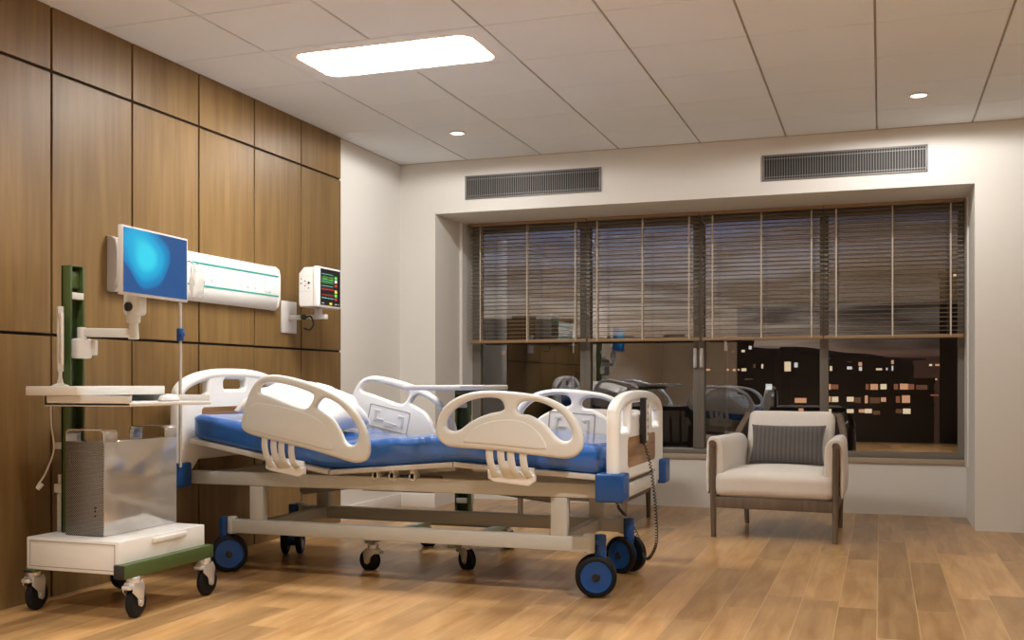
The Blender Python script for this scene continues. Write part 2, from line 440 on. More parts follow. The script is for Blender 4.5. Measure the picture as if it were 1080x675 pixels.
# window wall: two piers, header, low wall in the recess
mb = MB()
mb.box(XL-0.13, RX0, YB, 8.75, 0, HC+0.1); mb.box(RX1, XR+0.13, YB, 8.75, 0, HC+0.1); mb.box(RX0, RX1, YB, 8.75, RZ, HC+0.1)
mb.box(RX0, RX1, YW, 8.75, 0, 0.385)
mb.box(RX0, RX0+0.024, 8.235, 8.75, 0.385, RZ); mb.box(RX0, RX0+0.024, 8.235, YW, 0, 0.385)
mb.box(RX1-0.012, RX1, 8.235, 8.75, 0.385, RZ)
struct(mb.build('wall_back', 'wall'))
struct(box1('trim_3', 'sill', None, RX0+0.024, RX1-0.012, YW-0.012, 8.60, 0.385, 0.425, b=0.003))
struct(box1('wall_right', 'wall', None, XR, XR+0.13, YF, YB, 0, HC+0.1))
struct(box1('wall_front', 'wall', None, XL-0.13, XR+0.13, YF-0.13, YF, 0, HC+0.1))
dr = struct(box1('door_1', 'cabinet', None, -2.35, 1.2, YF, YF+0.03, 0, 2.3, b=0.004))
MB().cyl((-2.2, YF+0.03, 1.05), (-2.2, YF+0.08, 1.05), 0.014).tube([(-2.2, YF+0.075, 1.05), (-2.08, YF+0.075, 1.05)], 0.01).build('door_handle', 'chrome', dr)

# window
FX0, FX1, FZ0, FZ1, FY0, FY1 = RX0+0.024, RX1-0.012, 0.425, RZ, 8.47, 8.54
mb = MB()
mb.box(FX0, FX0+0.075, FY0+0.001, FY1, FZ0+0.044, FZ1-0.059); mb.box(FX1-0.045, FX1, FY0+0.001, FY1, FZ0+0.044, FZ1-0.059)
mb.box(FX0, FX1, FY0, FY1, FZ0, FZ0+0.045, b=0.004); mb.box(FX0, FX1, FY0, FY1, FZ1-0.06, FZ1, b=0.004)
win = struct(mb.build('window_1', 'frame'))
mull = [(-2.358, -2.268), (-1.417, -1.328), (-0.442, -0.378)]
for k, (a, b) in enumerate(mull):
    MB().box(a, b, FY0-0.01, FY1, FZ0+0.045, FZ1-0.06, b=0.006).box((a+b)/2-0.004, (a+b)/2+0.004, FY0-0.016, FY0, FZ0+0.045, FZ1-0.06).build('mullion', 'frame', win)
ed = [FX0+0.075]+[v for m_ in mull for v in m_]+[FX1-0.045]
for k in range(4):
    box1('pane', 'glass', win, ed[2*k]-0.01, ed[2*k+1]+0.01, 8.502, 8.508, FZ0+0.03, FZ1-0.045)
for xx in (-1.398, -1.347):
    MB().box(xx-0.014, xx+0.014, FY0-0.045, FY0-0.012, 1.115, 1.27, b=0.006).box(xx-0.008, xx+0.008, FY0-0.06, FY0-0.04, 1.12, 1.20, b=0.004).build('latch', 'lightgrey', win)

# ------------------------------------------------------------------ ceiling light, downlights, vents
t = thing('ceiling_light', 'large lit rectangular recessed panel light with rounded corners in the tiled ceiling', 'ceiling light', (-2.46, 5.12, HC))
Mz = Matrix.Translation((-2.46, 5.126, HC-0.002))
cx0, cx1, cy0, cy1 = -0.609, 0.609, -0.293, 0.293
MB().plate([[(cx0, cy0), (cx1, cy0), (cx1, cy1), (cx0, cy1)], rrect(-0.535, 0.535, -0.245, 0.245, 0.10)], 0.006, 0.001, Mz @ Matrix.Translation((0, 0, 0.003)), 1).build('mounting_tile', 'ceil', t)
MB().plate([rrect(-0.537, 0.537, -0.247, 0.247, 0.10), rrect(-0.505, 0.505, -0.200, 0.232, 0.075)], 0.012, 0.004, Mz @ Matrix.Translation((0, 0, 0.004))).build('rim', 'fixture', t)
MB().plate([rrect(-0.507, 0.507, -0.202, 0.234, 0.075)], 0.006, 0.002, Mz @ Matrix.Translation((0, 0, 0.0045))).build('diffuser', 'lamp', t)
for px, py, lab in ((0.22, 6.871, 'small round lit downlight in the ceiling above the right end of the window'), (-2.798, 6.85, 'small round lit downlight in the ceiling near the left corner')):
    t = thing('downlight', lab, 'downlight', (px, py, HC), 0, 'small recessed downlights')
    MB().lathe([(0.046, 0), (0.058, -0.001), (0.062, -0.004), (0.058, -0.008), (0.047, -0.007), (0.045, 0)], Matrix.Translation((px, py, HC)), 40).build('trim_ring', 'fixture', t)
    MB().lathe([(0, -0.004), (0.0455, -0.004), (0.0455, 0), (0, 0)], Matrix.Translation((px, py, HC)), 40).build('lens', 'down', t)
for vx0, vx1, lab in ((-3.085, -1.986, 'long grey slotted air vent above the left half of the window'), (-0.798, 0.305, 'long grey slotted air vent above the right half of the window')):
    t = thing('air_vent', lab, 'vent', ((vx0+vx1)/2, YB, 2.435), 0, 'wall air vents')
    z0_, z1_ = 2.435, 2.62
    mb = MB(); w = 0.011
    mb.box(vx0, vx1, YB-0.012, YB+0.001, z0_, z0_+w, b=0.002).box(vx0, vx1, YB-0.012, YB+0.001, z1_-w, z1_, b=0.002).box(vx0, vx0+w, YB-0.012, YB+0.001, z0_, z1_, b=0.002).box(vx1-w, vx1, YB-0.012, YB+0.001, z0_, z1_, b=0.002)
    mb.build('frame', 'grille', t)
    box1('duct', 'dark', t, vx0+0.004, vx1-0.004, YB-0.0025, YB-0.0005, z0_+0.004, z1_-0.004)
    mb = MB(); n = 62
    for i in range(n):
        x = vx0+0.014+(vx1-vx0-0.028)*i/(n-1); mb.box(x-0.0019, x+0.0019, YB-0.010, YB-0.002, z0_+w, z1_-w)
    mb.box(vx0+w, vx1-w, YB-0.009, YB-0.003, z0_+0.024, z0_+0.029).box(vx0+w, vx1-w, YB-0.009, YB-0.003, z1_-0.032, z1_-0.027)
    mb.build('slats', 'grille', t)

# ------------------------------------------------------------------ venetian blinds
for (bx0, bx1, lab) in ((-3.275, -2.262, 'half lowered venetian blind on the leftmost window pane'), (-2.252, -1.342, 'half lowered venetian blind on the second window pane from the left'), (-1.322, -0.412, 'half lowered venetian blind on the pane behind the armchair with the cushion'), (-0.402, 0.572, 'half lowered venetian blind on the rightmost window pane')):
    t = thing('venetian_blind', lab, 'blind', ((bx0+bx1)/2, 8.30, 1.33), 0, 'venetian blinds in the window')
    yb = 8.32
    MB().box(bx0, bx1, yb-0.022, yb+0.022, RZ-0.026, RZ-0.001, b=0.003).build('head_rail', 'rail', t)
    MB().box(bx0, bx1, yb-0.020, yb+0.020, 1.325, 1.352, b=0.004).build('bottom_rail', 'rail', t)
    mb = MB(); zz = 1.378; dz = 0.0325
    while zz < RZ-0.036:
        mt = Matrix.Translation((0, yb, zz)) @ Matrix.Rotation(R(-3), 4, 'X')
        mb.box(bx0+0.004, bx1-0.004, -0.0185, 0.0185, -0.0012, 0.0012, mat=mt)
        zz += dz
    mb.build('slats', 'slat', t)
    wd = bx1-bx0
    for fx in (0.09, 0.5, 0.91):
        x = bx0+wd*fx
        mb = MB()
        for yy in (yb-0.021, yb+0.021): mb.box(x-0.005, x+0.005, yy-0.0008, yy+0.0008, 1.34, RZ-0.03)
        mb.build('ladder_cord', 'cordm', t)

# ------------------------------------------------------------------ hospital bed
BYC = 5.12
bed = thing('hospital_bed', 'adjustable white hospital bed with blue bumpers, moulded side rails and big blue castors', 'bed', (-2.28, BYC, 0))
# mattress / deck line (x, z of the deck's top)
DECK = [(-3.425, 0.705), (-2.600, 0.560), (-1.930, 0.617), (-1.165, 0.572)]
def deck_z(x):
    for (a, za), (b, zb) in zip(DECK, DECK[1:]):
        if x <= b: return za+(zb-za)*(x-a)/(b-a)
    return DECK[-1][1]
def deck_zs(x): return sum(deck_z(min(max(x+k*0.035, -3.425), -1.165)) for k in range(-3, 4))/7
# frames
mb = MB()
for yy in (4.72, 5.41): mb.box(-3.46, -1.10, yy, yy+0.055, 0.462, 0.530, b=0.006)
for xx in (-3.42, -2.62, -1.16): mb.box(xx, xx+0.05, 4.74, 5.45, 0.46, 0.52, b=0.004)
mb.box(-1.90, -1.85, 4.74, 5.45, 0.46, 0.52, b=0.004)
mb.build('upper_frame', 'paint', bed)
mb = MB()
for yy in (4.72, 5.41): mb.box(-3.20, -1.27, yy, yy+0.055, 0.212, 0.282, b=0.006)
for xx in (-3.075, -1.448): mb.box(xx, xx+0.05, 4.75, 5.43, 0.215, 0.278, b=0.004)
for xx in (-3.215, -1.278):
    for yy in (4.748, 5.437): mb.cyl((xx, yy, 0.205), (xx, yy, 0.295), 0.027, seg=20, b=0.005)
mb.build('base_frame', 'paint', bed)
for xx in (-3.095, -1.46):
    for yy in (4.722, 5.412): box1('lift_post', 'paint', bed, xx, xx+0.08, yy, yy+0.05, 0.275, 0.462, b=0.005)
# cranks / actuator tubes
MB().cyl((-3.02, BYC, 0.40), (-2.35, BYC, 0.49), 0.022).cyl((-2.35, BYC, 0.49), (-1.5, BYC, 0.40), 0.022).box(-2.62, -2.2, BYC-0.07, BYC+0.07, 0.42, 0.50, b=0.01).build('actuator', 'midgrey', bed)
# deck panels
for (a, za), (b, zb) in zip(DECK, DECK[1:]):
    L_ = math.hypot(b-a, zb-za); an = math.atan2(zb-za, b-a)
    mt = Matrix.Translation(((a+b)/2, BYC, (za+zb)/2)) @ Matrix.Rotation(-an, 4, 'Y')
    mb = MB().box(-L_/2+0.003, L_/2-0.003, -0.455, 0.455, -0.024, 0.0, b=0.004, mat=mt)
    for q in (-0.3, 0.3): mb.box(-L_/2+0.05, L_/2-0.05, q-0.015, q+0.015, -0.05, -0.02, mat=mt)
    mb.build('deck_section', 'deck', bed)
for xx in (-2.36, -2.27, -2.16):
    MB().cyl((xx, 4.70, 0.535), (xx, 4.76, 0.535), 0.018).box(xx-0.012, xx+0.012, 4.70, 4.76, 0.525, 0.572, b=0.003).build('deck_hinge', 'cream', bed)

# head and foot boards (local 2-D: y from the bed's centre line, z)
def board(name, xc, zb, zs_, zp, parent, zc, inlay):
    def top(w, off=0.0):
        k = min(1.0, abs(w)/0.52); return zs_+(zp-zs_)*math.sqrt(max(0, 1-k**2.6))-off
    HW = 0.52
    out = [(-HW, zb), (-HW+0.07, zb), (-0.38, zb+0.035), (-0.33, zb+0.085), (0.33, zb+0.085), (0.38, zb+0.035), (HW-0.07, zb), (HW, zb)]
    n = 40
    out += [(HW*C_(PI*i/n), top(HW*C_(PI*i/n))) for i in range(n+1)]
    Mt = Matrix(((0, 0, 1, xc), (1, 0, 0, BYC), (0, 1, 0, 0), (0, 0, 0, 1)))
    def hole(a, b):
        ws = [a+(b-a)*i/10 for i in range(11)]
        h = [(a, zc+0.02), (a+0.02*(1 if b > a else -1), zc), (b-0.02*(1 if b > a else -1), zc), (b, zc+0.02)]
        return h+[(w, max(zc+0.04, top(w, 0.055) if abs(w) > 0.35 else top(w, 0.055))) for w in ws[::-1]]
    hl = [(-0.445), (-0.24)]; holes = [hole(-0.45, -0.25), hole(0.25, 0.45)]
    slot = rrect(-0.105, 0.105, zp-0.115, zp-0.06, 0.02) if zp > 1 else rrect(-0.21, 0.21, zp-0.112, zp-0.056, 0.025)
    holes.append(slot)
    b = MB().plate([out]+holes, 0.05, 0.018, Mt).tube([(xc, BYC+w, z) for w, z in [(-0.495, zb+0.02), (-0.495, zs_-0.06)]]+[(xc, BYC+0.497*-C_(PI*i/24), top(0.52*-C_(PI*i/24), 0.028)) for i in range(1, 24)]+[(xc, BYC+0.495, zs_-0.06), (xc, BYC+0.495, zb+0.02)], 0.030, 14, rz=None).build(name, 'white', parent)
    MB().plate([rrect(-0.31, 0.31, inlay[0], inlay[1], 0.025)], 0.056, 0.003, Mt).build('wood_inlay', 'inlay', b)
    return b
board('headboard', -3.475, 0.50, 0.93, 1.075, bed, 0.925, (0.70, 0.865))
board('footboard', -1.135, 0.455, 0.865, 0.958, bed, 0.77, (0.60, 0.742))
# corner bumpers
for xa, xb in ((-3.53, -3.43), (-1.205, -1.075)):
    for ya, yb in ((4.565, 4.70), (5.54, 5.675)):
        lo = 0.450 if xa < -3 else 0.462
        MB().box(xa, xb, ya, yb, lo, lo+0.128, b=0.012, seg=3).build('corner_bumper', 'blue', bed)

# side rails, traced as real plates
FOOT = dict(outer=[(-1.97,0.767),(-1.963,0.815),(-1.942,0.866),(-1.903,0.906),(-1.852,0.934),(-1.793,0.952),(-1.726,0.96),(-1.659,0.96),(-1.585,0.955),(-1.52,0.948),(-1.447,0.936),(-1.383,0.913),(-1.328,0.88),(-1.288,0.834),(-1.265,0.785),(-1.255,0.74),(-1.261,0.702),(-1.281,0.675),(-1.312,0.659),(-1.352,0.655),(-1.423,0.661),(-1.52,0.67),(-1.643,0.683),(-1.768,0.69),(-1.886,0.696),(-1.929,0.708),(-1.959,0.735)],
 h1=[(-1.92,0.792),(-1.916,0.823),(-1.899,0.851),(-1.861,0.883),(-1.81,0.911),(-1.751,0.925),(-1.693,0.929),(-1.651,0.921),(-1.633,0.9),(-1.63,0.877),(-1.651,0.865),(-1.693,0.857),(-1.743,0.841),(-1.793,0.817),(-1.827,0.793),(-1.856,0.775),(-1.895,0.772)],
 h2=[(-1.569,0.874),(-1.561,0.897),(-1.536,0.911),(-1.488,0.913),(-1.439,0.902),(-1.383,0.875),(-1.34,0.838),(-1.312,0.792),(-1.306,0.762),(-1.316,0.741),(-1.344,0.733),(-1.375,0.746),(-1.403,0.776),(-1.431,0.806),(-1.472,0.832),(-1.512,0.85),(-1.553,0.855)],
 ins=[(-1.827,0.722),(-1.81,0.754),(-1.776,0.786),(-1.734,0.808),(-1.684,0.822),(-1.626,0.829),(-1.569,0.827),(-1.52,0.814),(-1.48,0.79),(-1.447,0.756),(-1.422,0.707),(-1.447,0.695),(-1.553,0.702),(-1.684,0.713),(-1.801,0.719)],
 arms=[(-1.704,0.69),(-1.648,0.69),(-1.600,0.685),(-1.540,0.68)], br=(-1.727,-1.495,0.572,0.536))
HEAD = dict(outer=[(-3.033,0.788),(-3.023,0.843),(-3.004,0.907),(-2.977,0.963),(-2.945,1.004),(-2.903,1.028),(-2.846,1.037),(-2.773,1.028),(-2.69,1.01),(-2.609,0.986),(-2.528,0.955),(-2.458,0.918),(-2.408,0.875),(-2.364,0.823),(-2.334,0.762),(-2.318,0.691),(-2.322,0.647),(-2.344,0.62),(-2.389,0.61),(-2.438,0.618),(-2.518,0.638),(-2.629,0.665),(-2.752,0.69),(-2.877,0.715),(-2.961,0.732),(-3.004,0.747),(-3.027,0.765)],
 h1=[(-2.93,0.958),(-2.921,0.981),(-2.893,0.997),(-2.846,0.999),(-2.773,0.986),(-2.7,0.968),(-2.639,0.947),(-2.621,0.932),(-2.629,0.905),(-2.649,0.878),(-2.675,0.869),(-2.711,0.877),(-2.773,0.898),(-2.846,0.922),(-2.893,0.935),(-2.921,0.943)],
 h2=[(-2.604,0.874),(-2.593,0.901),(-2.568,0.921),(-2.538,0.917),(-2.488,0.893),(-2.443,0.857),(-2.403,0.809),(-2.377,0.761),(-2.379,0.726),(-2.393,0.701),(-2.423,0.696),(-2.45,0.715),(-2.468,0.751),(-2.498,0.799),(-2.528,0.83),(-2.568,0.852)],
 ins=[(-2.999,0.77),(-2.988,0.834),(-2.967,0.885),(-2.93,0.897),(-2.835,0.886),(-2.721,0.864),(-2.629,0.838),(-2.568,0.803),(-2.528,0.75),(-2.503,0.688),(-2.508,0.672),(-2.538,0.669),(-2.649,0.692),(-2.804,0.723),(-2.951,0.754)],
 arms=[(-2.902,0.71),(-2.85,0.70),(-2.806,0.69),(-2.750,0.68)], br=(-2.92,-2.70,0.585,0.553))
def rail(D, far):
    yc = 5.675 if far else 4.565
    s = 1 if far else -1
    Mt = Matrix(((1, 0, 0, 0), (0, 0, 1, yc), (0, 1, 0, 0), (0, 0, 0, 1)))
    r = MB().plate([smooth_closed(D['outer']), smooth_closed(D['h1']), smooth_closed(D['h2'])], 0.042, 0.017, Mt, 4).build('side_rail', 'white' if far else 'cream', bed, 50)
    # raised outer panel
    Mo = Matrix(((1, 0, 0, 0), (0, 0, 1, yc+s*0.019), (0, 1, 0, 0), (0, 0, 0, 1)))
    MB().plate([smooth_closed(D['ins'])], 0.012, 0.0055, Mo, 2).build('raised_panel', 'cream', r, 50)
    # control recess on the inner face
    xs_ = [p[0] for p in D['ins']]; cx = (min(xs_)+max(xs_))/2; slope = (D['ins'][-4][1]-D['ins'][0][1])/(D['ins'][-4][0]-D['ins'][0][0])
    zc = sum(p[1] for p in D['ins'])/len(D['ins'])
    Mi = Matrix.Translation((cx, yc-s*0.0205, zc)) @ Matrix.Rotation(-math.atan(slope), 4, 'Y') @ Matrix(((1, 0, 0, 0), (0, 0, 1, 0), (0, 1, 0, 0), (0, 0, 0, 1)))
    MB().plate([rrect(-0.135, 0.135, -0.068, 0.068, 0.012), rrect(-0.128, 0.128, -0.061, 0.061, 0.010)], 0.004, 0.001, Mi, 1).build('recess_outline', 'greycap', r)
    mb = MB()
    for (a, b, c, d) in ((-0.10, -0.06, 0.025, 0.04), (-0.095, -0.08, -0.03, 0.025), (-0.075, -0.03, -0.02, -0.01), (0.06, 0.10, 0.02, 0.035), (0.085, 0.10, -0.035, 0.02), (-0.02, 0.03, -0.045, -0.02), (0.03, 0.06, -0.03, -0.022)):
        mb.plate([rrect(a, b, c, d, 0.003)], 0.008, 0.001, Mi, 1)
    mb.build('latch_fitting', 'cream', r)
    for ax, az in D['arms']:
        P = smooth_open([(ax, yc, az+0.03), (ax, yc+s*0.004, az-0.03), (ax+0.008, yc-s*0.005, az-0.085), (ax+0.018, yc-s*0.03, D['br'][2]-0.01)], 5)
        MB().tube(P, 0.005, 12, rz=0.018).build('support_arm', 'cream', r)
    (a1, z1a), (a2, z2a) = D['arms'][1:3]; am, zm = (a1+a2)/2, (z1a+z2a)/2
    MB().tube(smooth_open([(am+0.004, yc, zm-0.05), (am+0.008, yc-s*0.004, zm-0.085), (am+0.018, yc-s*0.03, D['br'][2]-0.01)], 5), 0.004, 12, rz=abs(a2-a1)/2+0.012).build('arm_web', 'cream', r)
    xa, xb, zt, zb_ = D['br']
    sl = -0.018 if not D is HEAD else -0.03
    out = [(xa, zt+0.02), (xb, zt+0.02+sl), (xb, zt-0.01+sl), (xb-0.03, zb_+sl*0.8-0.002), (xa+0.03, zb_), (xa, zt-0.02)]
    Mb = Matrix(((1, 0, 0, 0), (0, 0, 1, yc-s*0.045), (0, 1, 0, 0), (0, 0, 0, 1)))
    MB().plate([out], 0.03, 0.008, Mb).plate([[(xa+0.01, zt+0.018), (xb-0.005, zt+0.02+sl), (xb-0.005, zt+0.05+sl), (xa+0.01, zt+0.045)]], 0.012, 0.003, Mb).build('rail_bracket', 'white', r)
for D in (HEAD, FOOT):
    for far in (False, True): rail(D, far)

# big twin castors
def bed_caster(px, py, yaw):
    Mw = Matrix.Translation((px, py, 0)) @ Matrix.Rotation(yaw, 4, 'Z')        # wheel axle along local Y, trail along local X
    W = lambda p: Mw @ Vector(p)
    r0 = 0.097
    mb = MB().cyl(W((0, 0, 0.155)), W((0, 0, 0.288)), 0.028, seg=24, b=0.006)
    for zz in (0.205, 0.262): mb.cyl(W((0, 0, zz)), W((0, 0, zz+0.006)), 0.0295, seg=24)
    mb.box(-0.022, 0.022, -0.022, 0.022, r0-0.02, 0.17, b=0.01, mat=Mw)
    mb.cyl(W((0.02, -0.028, r0)), W((0.02, 0.028, r0)), 0.05, seg=24)
    c = mb.build('castor', 'blue', bed)
    for sg in (-1, 1):
        y_ = sg*0.042
        Ml = Mw @ Matrix.Translation((0.02, y_, r0)) @ Matrix.Rotation(R(90)*sg*-1, 4, 'X')
        MB().lathe([(0.055, -0.016), (0.085, -0.018), (0.094, -0.013), (r0, 0.0), (0.094, 0.013), (0.085, 0.018), (0.076, 0.018), (0.074, 0.006), (0.055, 0.006)], Ml, 48).build('tyre', 'black', c)
        MB().lathe([(0, -0.012), (0.075, -0.012), (0.0755, 0.013), (0.071, 0.017), (0.062, 0.014), (0.030, 0.016), (0, 0.016)], Ml, 48).build('wheel_disc', 'blue', c)
        MB().lathe([(0, 0.014), (0.02, 0.014), (0.019, 0.021), (0.015, 0.023), (0, 0.023)], Ml, 24).build('hub_cap', 'blackp', c)
def bracket(px, py, qx, qy):
    MB().box(min(px, qx), max(px, qx), py-0.011, py+0.011, 0.245, 0.272, b=0.003).build('castor_bracket', 'blue', bed)
bed_caster(-1.235, 4.785, R(195)); bed_caster(-1.245, 5.42, R(152)); bed_caster(-3.275, 4.77, R(34)); bed_caster(-3.24, 5.40, R(-68))
for px, qx in ((-1.225, -1.278), (-3.275, -3.215)):
    for py in (4.765, 5.435): bracket(px, py, qx, py)

# mattress
def mattress():
    x0_, x1_ = -3.425, -1.175; nx, ny = 110, 72
    hw, th = 0.445, 0.135
    # cross-section: rounded rectangle as closed loop
    sec = [Vector((p[0], p[1])) for p in rrect(-hw, hw, 0.0, th, 0.045, 6)]
    # resample straight runs
    loop = []
    for a, b in zip(sec, sec[1:]+sec[:1]):
        n = max(1, int((b-a).length/0.03))
        for i in range(n): loop.append(a+(b-a)*i/n)
    k = len(loop)
    def f(u, v):
        i = int(round(v*k)) % k
        x = x0_+(x1_-x0_)*u
        e = min(x-x0_, x1_-x); rr = 0.05
        sh = 1.0
        if e < rr: sh = math.sqrt(max(0.0, 1-((rr-e)/rr)**2))
        p = loop[i]
        inset = (1-sh)*0.05
        w = max(-hw+inset, min(hw-inset, p.x)) if sh < 1 else p.x
        h = th/2+(p.y-th/2)*(0.30+0.70*sh)
        z = deck_zs(x)+h
        y = BYC+w
        q = noise.noise(Vector((x*3.1, y*2.2, z*3)))*0.010+(0.5-abs(noise.noise(Vector((x*5+z*2.5, y*1.6+5, z*4)))))*0.016-0.006+noise.noise(Vector((x*11, y*4+5, z*9)))*0.003
        side = 1 if abs(p.x) > hw-0.05 else 0.5
        q *= side*min(1.0, h/0.03)
        if abs(p.x) > hw-0.03: y += (1 if p.x > 0 else -1)*(q*1.2)
        else: z += q*0.7
        return Vector((x, y, z))
    mb = MB()
    t_ = bmesh.new()
    V = [[t_.verts.new(f(i/(nx-1), j/k)) for j in range(k)] for i in range(nx)]
    for i in range(nx-1):
        for j in range(k): t_.faces.new((V[i][j], V[i+1][j], V[i+1][(j+1) % k], V[i][(j+1) % k]))
    t_.faces.new(V[0]); t_.faces.new(V[-1][::-1])
    bmesh.ops.recalc_face_normals(t_, faces=t_.faces)
    mb.merge(t_)
    return mb.build('mattress', 'vinyl', None, 70)
tag(mattress(), 'glossy blue vinyl covered mattress lying on the hospital bed', 'mattress')

def pillow(w, d, h, mat, seedv=0.0, wr=0.012, pw=3.2, rnd=0.0, flat=1.0):
    def half(sg):
        def f(u, v):
            a, b = u*2-1, v*2-1
            t = math.sqrt(max(0.0, (1-abs(a)**pw)*(1-abs(b)**pw)))
            kr = 1-rnd*(a*a*b*b)
            a, b = a*kr, b*kr
            x = w/2*a*(1-0.07*(1-b*b)**1*abs(a)**3); y = d/2*b*(1-0.09*(1-a*a)*abs(b)**3)
            z = sg*h/2*t*(1.0 if sg > 0 else flat)
            q = noise.noise(Vector((x*7+seedv, y*7, sg*2)))*wr*t+noise.noise(Vector((x*16+seedv, y*16, sg*3)))*wr*0.5*t
            if flat < 1 and sg < 0: q = 0
            return mat @ Vector((x, y, z+q))
        return f
    mb = MB(); t_ = bmesh.new(); n = 34
    rows = {}
    for sg in (1, -1):
        f = half(sg)
        V = [[t_.verts.new(f(i/(n-1), j/(n-1))) for j in range(n)] for i in range(n)]
        for i in range(n-1):
            for j in range(n-1): t_.faces.new((V[i][j], V[i+1][j], V[i+1][j+1], V[i][j+1]))
    bmesh.ops.remove_doubles(t_, verts=t_.verts, dist=1e-4)
    bmesh.ops.recalc_face_normals(t_, faces=t_.faces)
    return mb.merge(t_)
pil = pillow(0.60, 0.66, 0.36, Matrix.Translation((-2.99, 5.10, 0.806)) @ Matrix.Rotation(R(10.3), 4, 'Y') @ Matrix.Rotation(R(4), 4, 'Z'), 3.0, 0.04, 2.6, 0.10, 0.16).build('pillow', 'linen', None, 80)
tag(pil, 'plump white pillow at the head of the blue mattress', 'pillow')

# hand control hanging on the footboard, with coiled cord
t = thing('hand_control', 'slim black hand control with pale buttons and coiled cord hung on the footboard', 'remote control', (-1.09, 5.07, 0.70))
MB().box(-1.105, -1.075, 5.045, 5.095, 0.70, 0.925, b=0.008, seg=3).build('housing', 'blackp', t)
bp_ = MB().box(-1.076, -1.072, 5.058, 5.098, 0.715, 0.915, b=0.0015).build('button_panel', 'lightgrey', t)
mb = MB()
for k in range(5): mb.box(-1.073, -1.070, 5.067, 5.089, 0.74+k*0.034, 0.755+k*0.034, b=0.001)
mb.build('buttons', 'midgrey', bp_)
path = smooth_open([(-1.09, 5.07, 0.705), (-1.062, 5.068, 0.62), (-1.045, 5.075, 0.50), (-1.035, 5.09, 0.37), (-1.045, 5.15, 0.21), (-1.10, 5.26, 0.115), (-1.15, 5.36, 0.10), (-1.20, 5.52, 0.14), (-1.25, 5.48, 0.26), (-1.28, 5.32, 0.36), (-1.28, 5.28, 0.465)], 60)
def helix(path, rad, pitch):
    out = []; L_ = 0.0; nrm = None
    for i, p in enumerate(path):
        tan = (path[min(i+1, len(path)-1)]-path[max(i-1, 0)]).normalized()
        if nrm is None: nrm = Vector((0, 1, 0))
        nrm = (nrm-tan*nrm.dot(tan)).normalized(); bi = tan.cross(nrm)
        if i: L_ += (p-path[i-1]).length
        a = 2*PI*L_/pitch
        out.append(p+nrm*rad*C_(a)+bi*rad*S_(a))
    return out
# resample the path evenly and finely
ev = [path[0]]; acc = 0
for a, b in zip(path, path[1:]):
    acc += (b-a).length
    if acc >= 0.0018: ev.append(b); acc = 0
dense = []
for a, b in zip(ev, ev[1:]):
    n_ = max(1, int((b-a).length/0.0018)); dense += [a+(b-a)*i/n_ for i in range(n_)]
MB().tube(helix(dense, 0.0065, 0.0165), 0.0026, 5).build('coiled_cord', 'blackp', t, 80)

# drip pole with bag
t = thing('drip_pole', 'thin metal drip pole with blue clamp knob standing at the bed head', 'drip stand', (-3.42, 4.585, 0.56))
MB().tube([(-3.42, 4.585, 0.56), (-3.42, 4.585, 1.60)], 0.0085, 14).build('pole', 'chrome', t)
MB().tube(smooth_open([(-3.42, 4.585, 1.595), (-3.40, 4.615, 1.635), (-3.38, 4.655, 1.608), (-3.375, 4.67, 1.622)], 6), 0.004, 8).build('hook', 'chrome', t)
MB().cyl((-3.42, 4.585, 1.212), (-3.42, 4.585, 1.278), 0.019, seg=20, b=0.004).cyl((-3.42, 4.585, 1.245), (-3.392, 4.565, 1.245), 0.014, seg=16, b=0.003).build('clamp_knob', 'blue', t)

# ------------------------------------------------------------------ bed head unit on the panelling
t = thing('bed_head_unit', 'long white wall unit with two teal stripes on the oak panelling', 'wall unit', (XL+0.014, 5.05, 1.45))
xw, xf = XL+0.014, -3.575
ya, yb = 4.300, 5.795
prof = [(xw, 1.455), (xf-0.045, 1.452), (xf-0.012, 1.478), (xf, 1.525), (xf, 1.665), (xf-0.010, 1.705), (xf-0.035, 1.725), (xw, 1.73)]
Mp = Matrix(((1, 0, 0, 0), (0, 0, 1, (ya+yb)/2), (0, 1, 0, 0), (0, 0, 0, 1)))
MB().plate([prof], yb-ya-0.03, 0.006, Mp).build('housing', 'white', t)
for yy in (ya+0.004, yb-0.004):
    cap = [(xw, 1.452), (xf-0.040, 1.449), (xf-0.010, 1.476), (xf+0.001, 1.525), (xf+0.001, 1.668), (xf-0.008, 1.708), (xf-0.034, 1.728), (xw, 1.733)]
    Me = Matrix(((1, 0, 0, 0), (0, 0, 1, yy), (0, 1, 0, 0), (0, 0, 0, 1)))
    MB().plate([cap], 0.03, 0.008, Me).build('end_cap', 'greycap' if yy < 5 else 'white', t)
for zz in (1.533, 1.657): box1('teal_stripe', 'teal', t, xf-0.001, xf+0.003, ya+0.02, yb-0.02, zz, zz+0.010)
mb = MB()
for k in range(4): mb.box(xf-0.001, xf+0.004, 5.20+0.02*k, 5.207+0.02*k, 1.555, 1.64, b=0.001)
mb.build('slots', 'white', t)
for yy in (4.95, 5.08, 5.36, 5.44, 5.52):
    MB().cyl((xf, yy, 1.575), (xf+0.006, yy, 1.575), 0.012, seg=18, b=0.002).build('gas_outlet', 'white', t)
for yy in (4.66, 5.62): MB().box(xf-0.001, xf+0.005, yy, yy+0.07, 1.555, 1.63, b=0.003).build('socket', 'white', t)

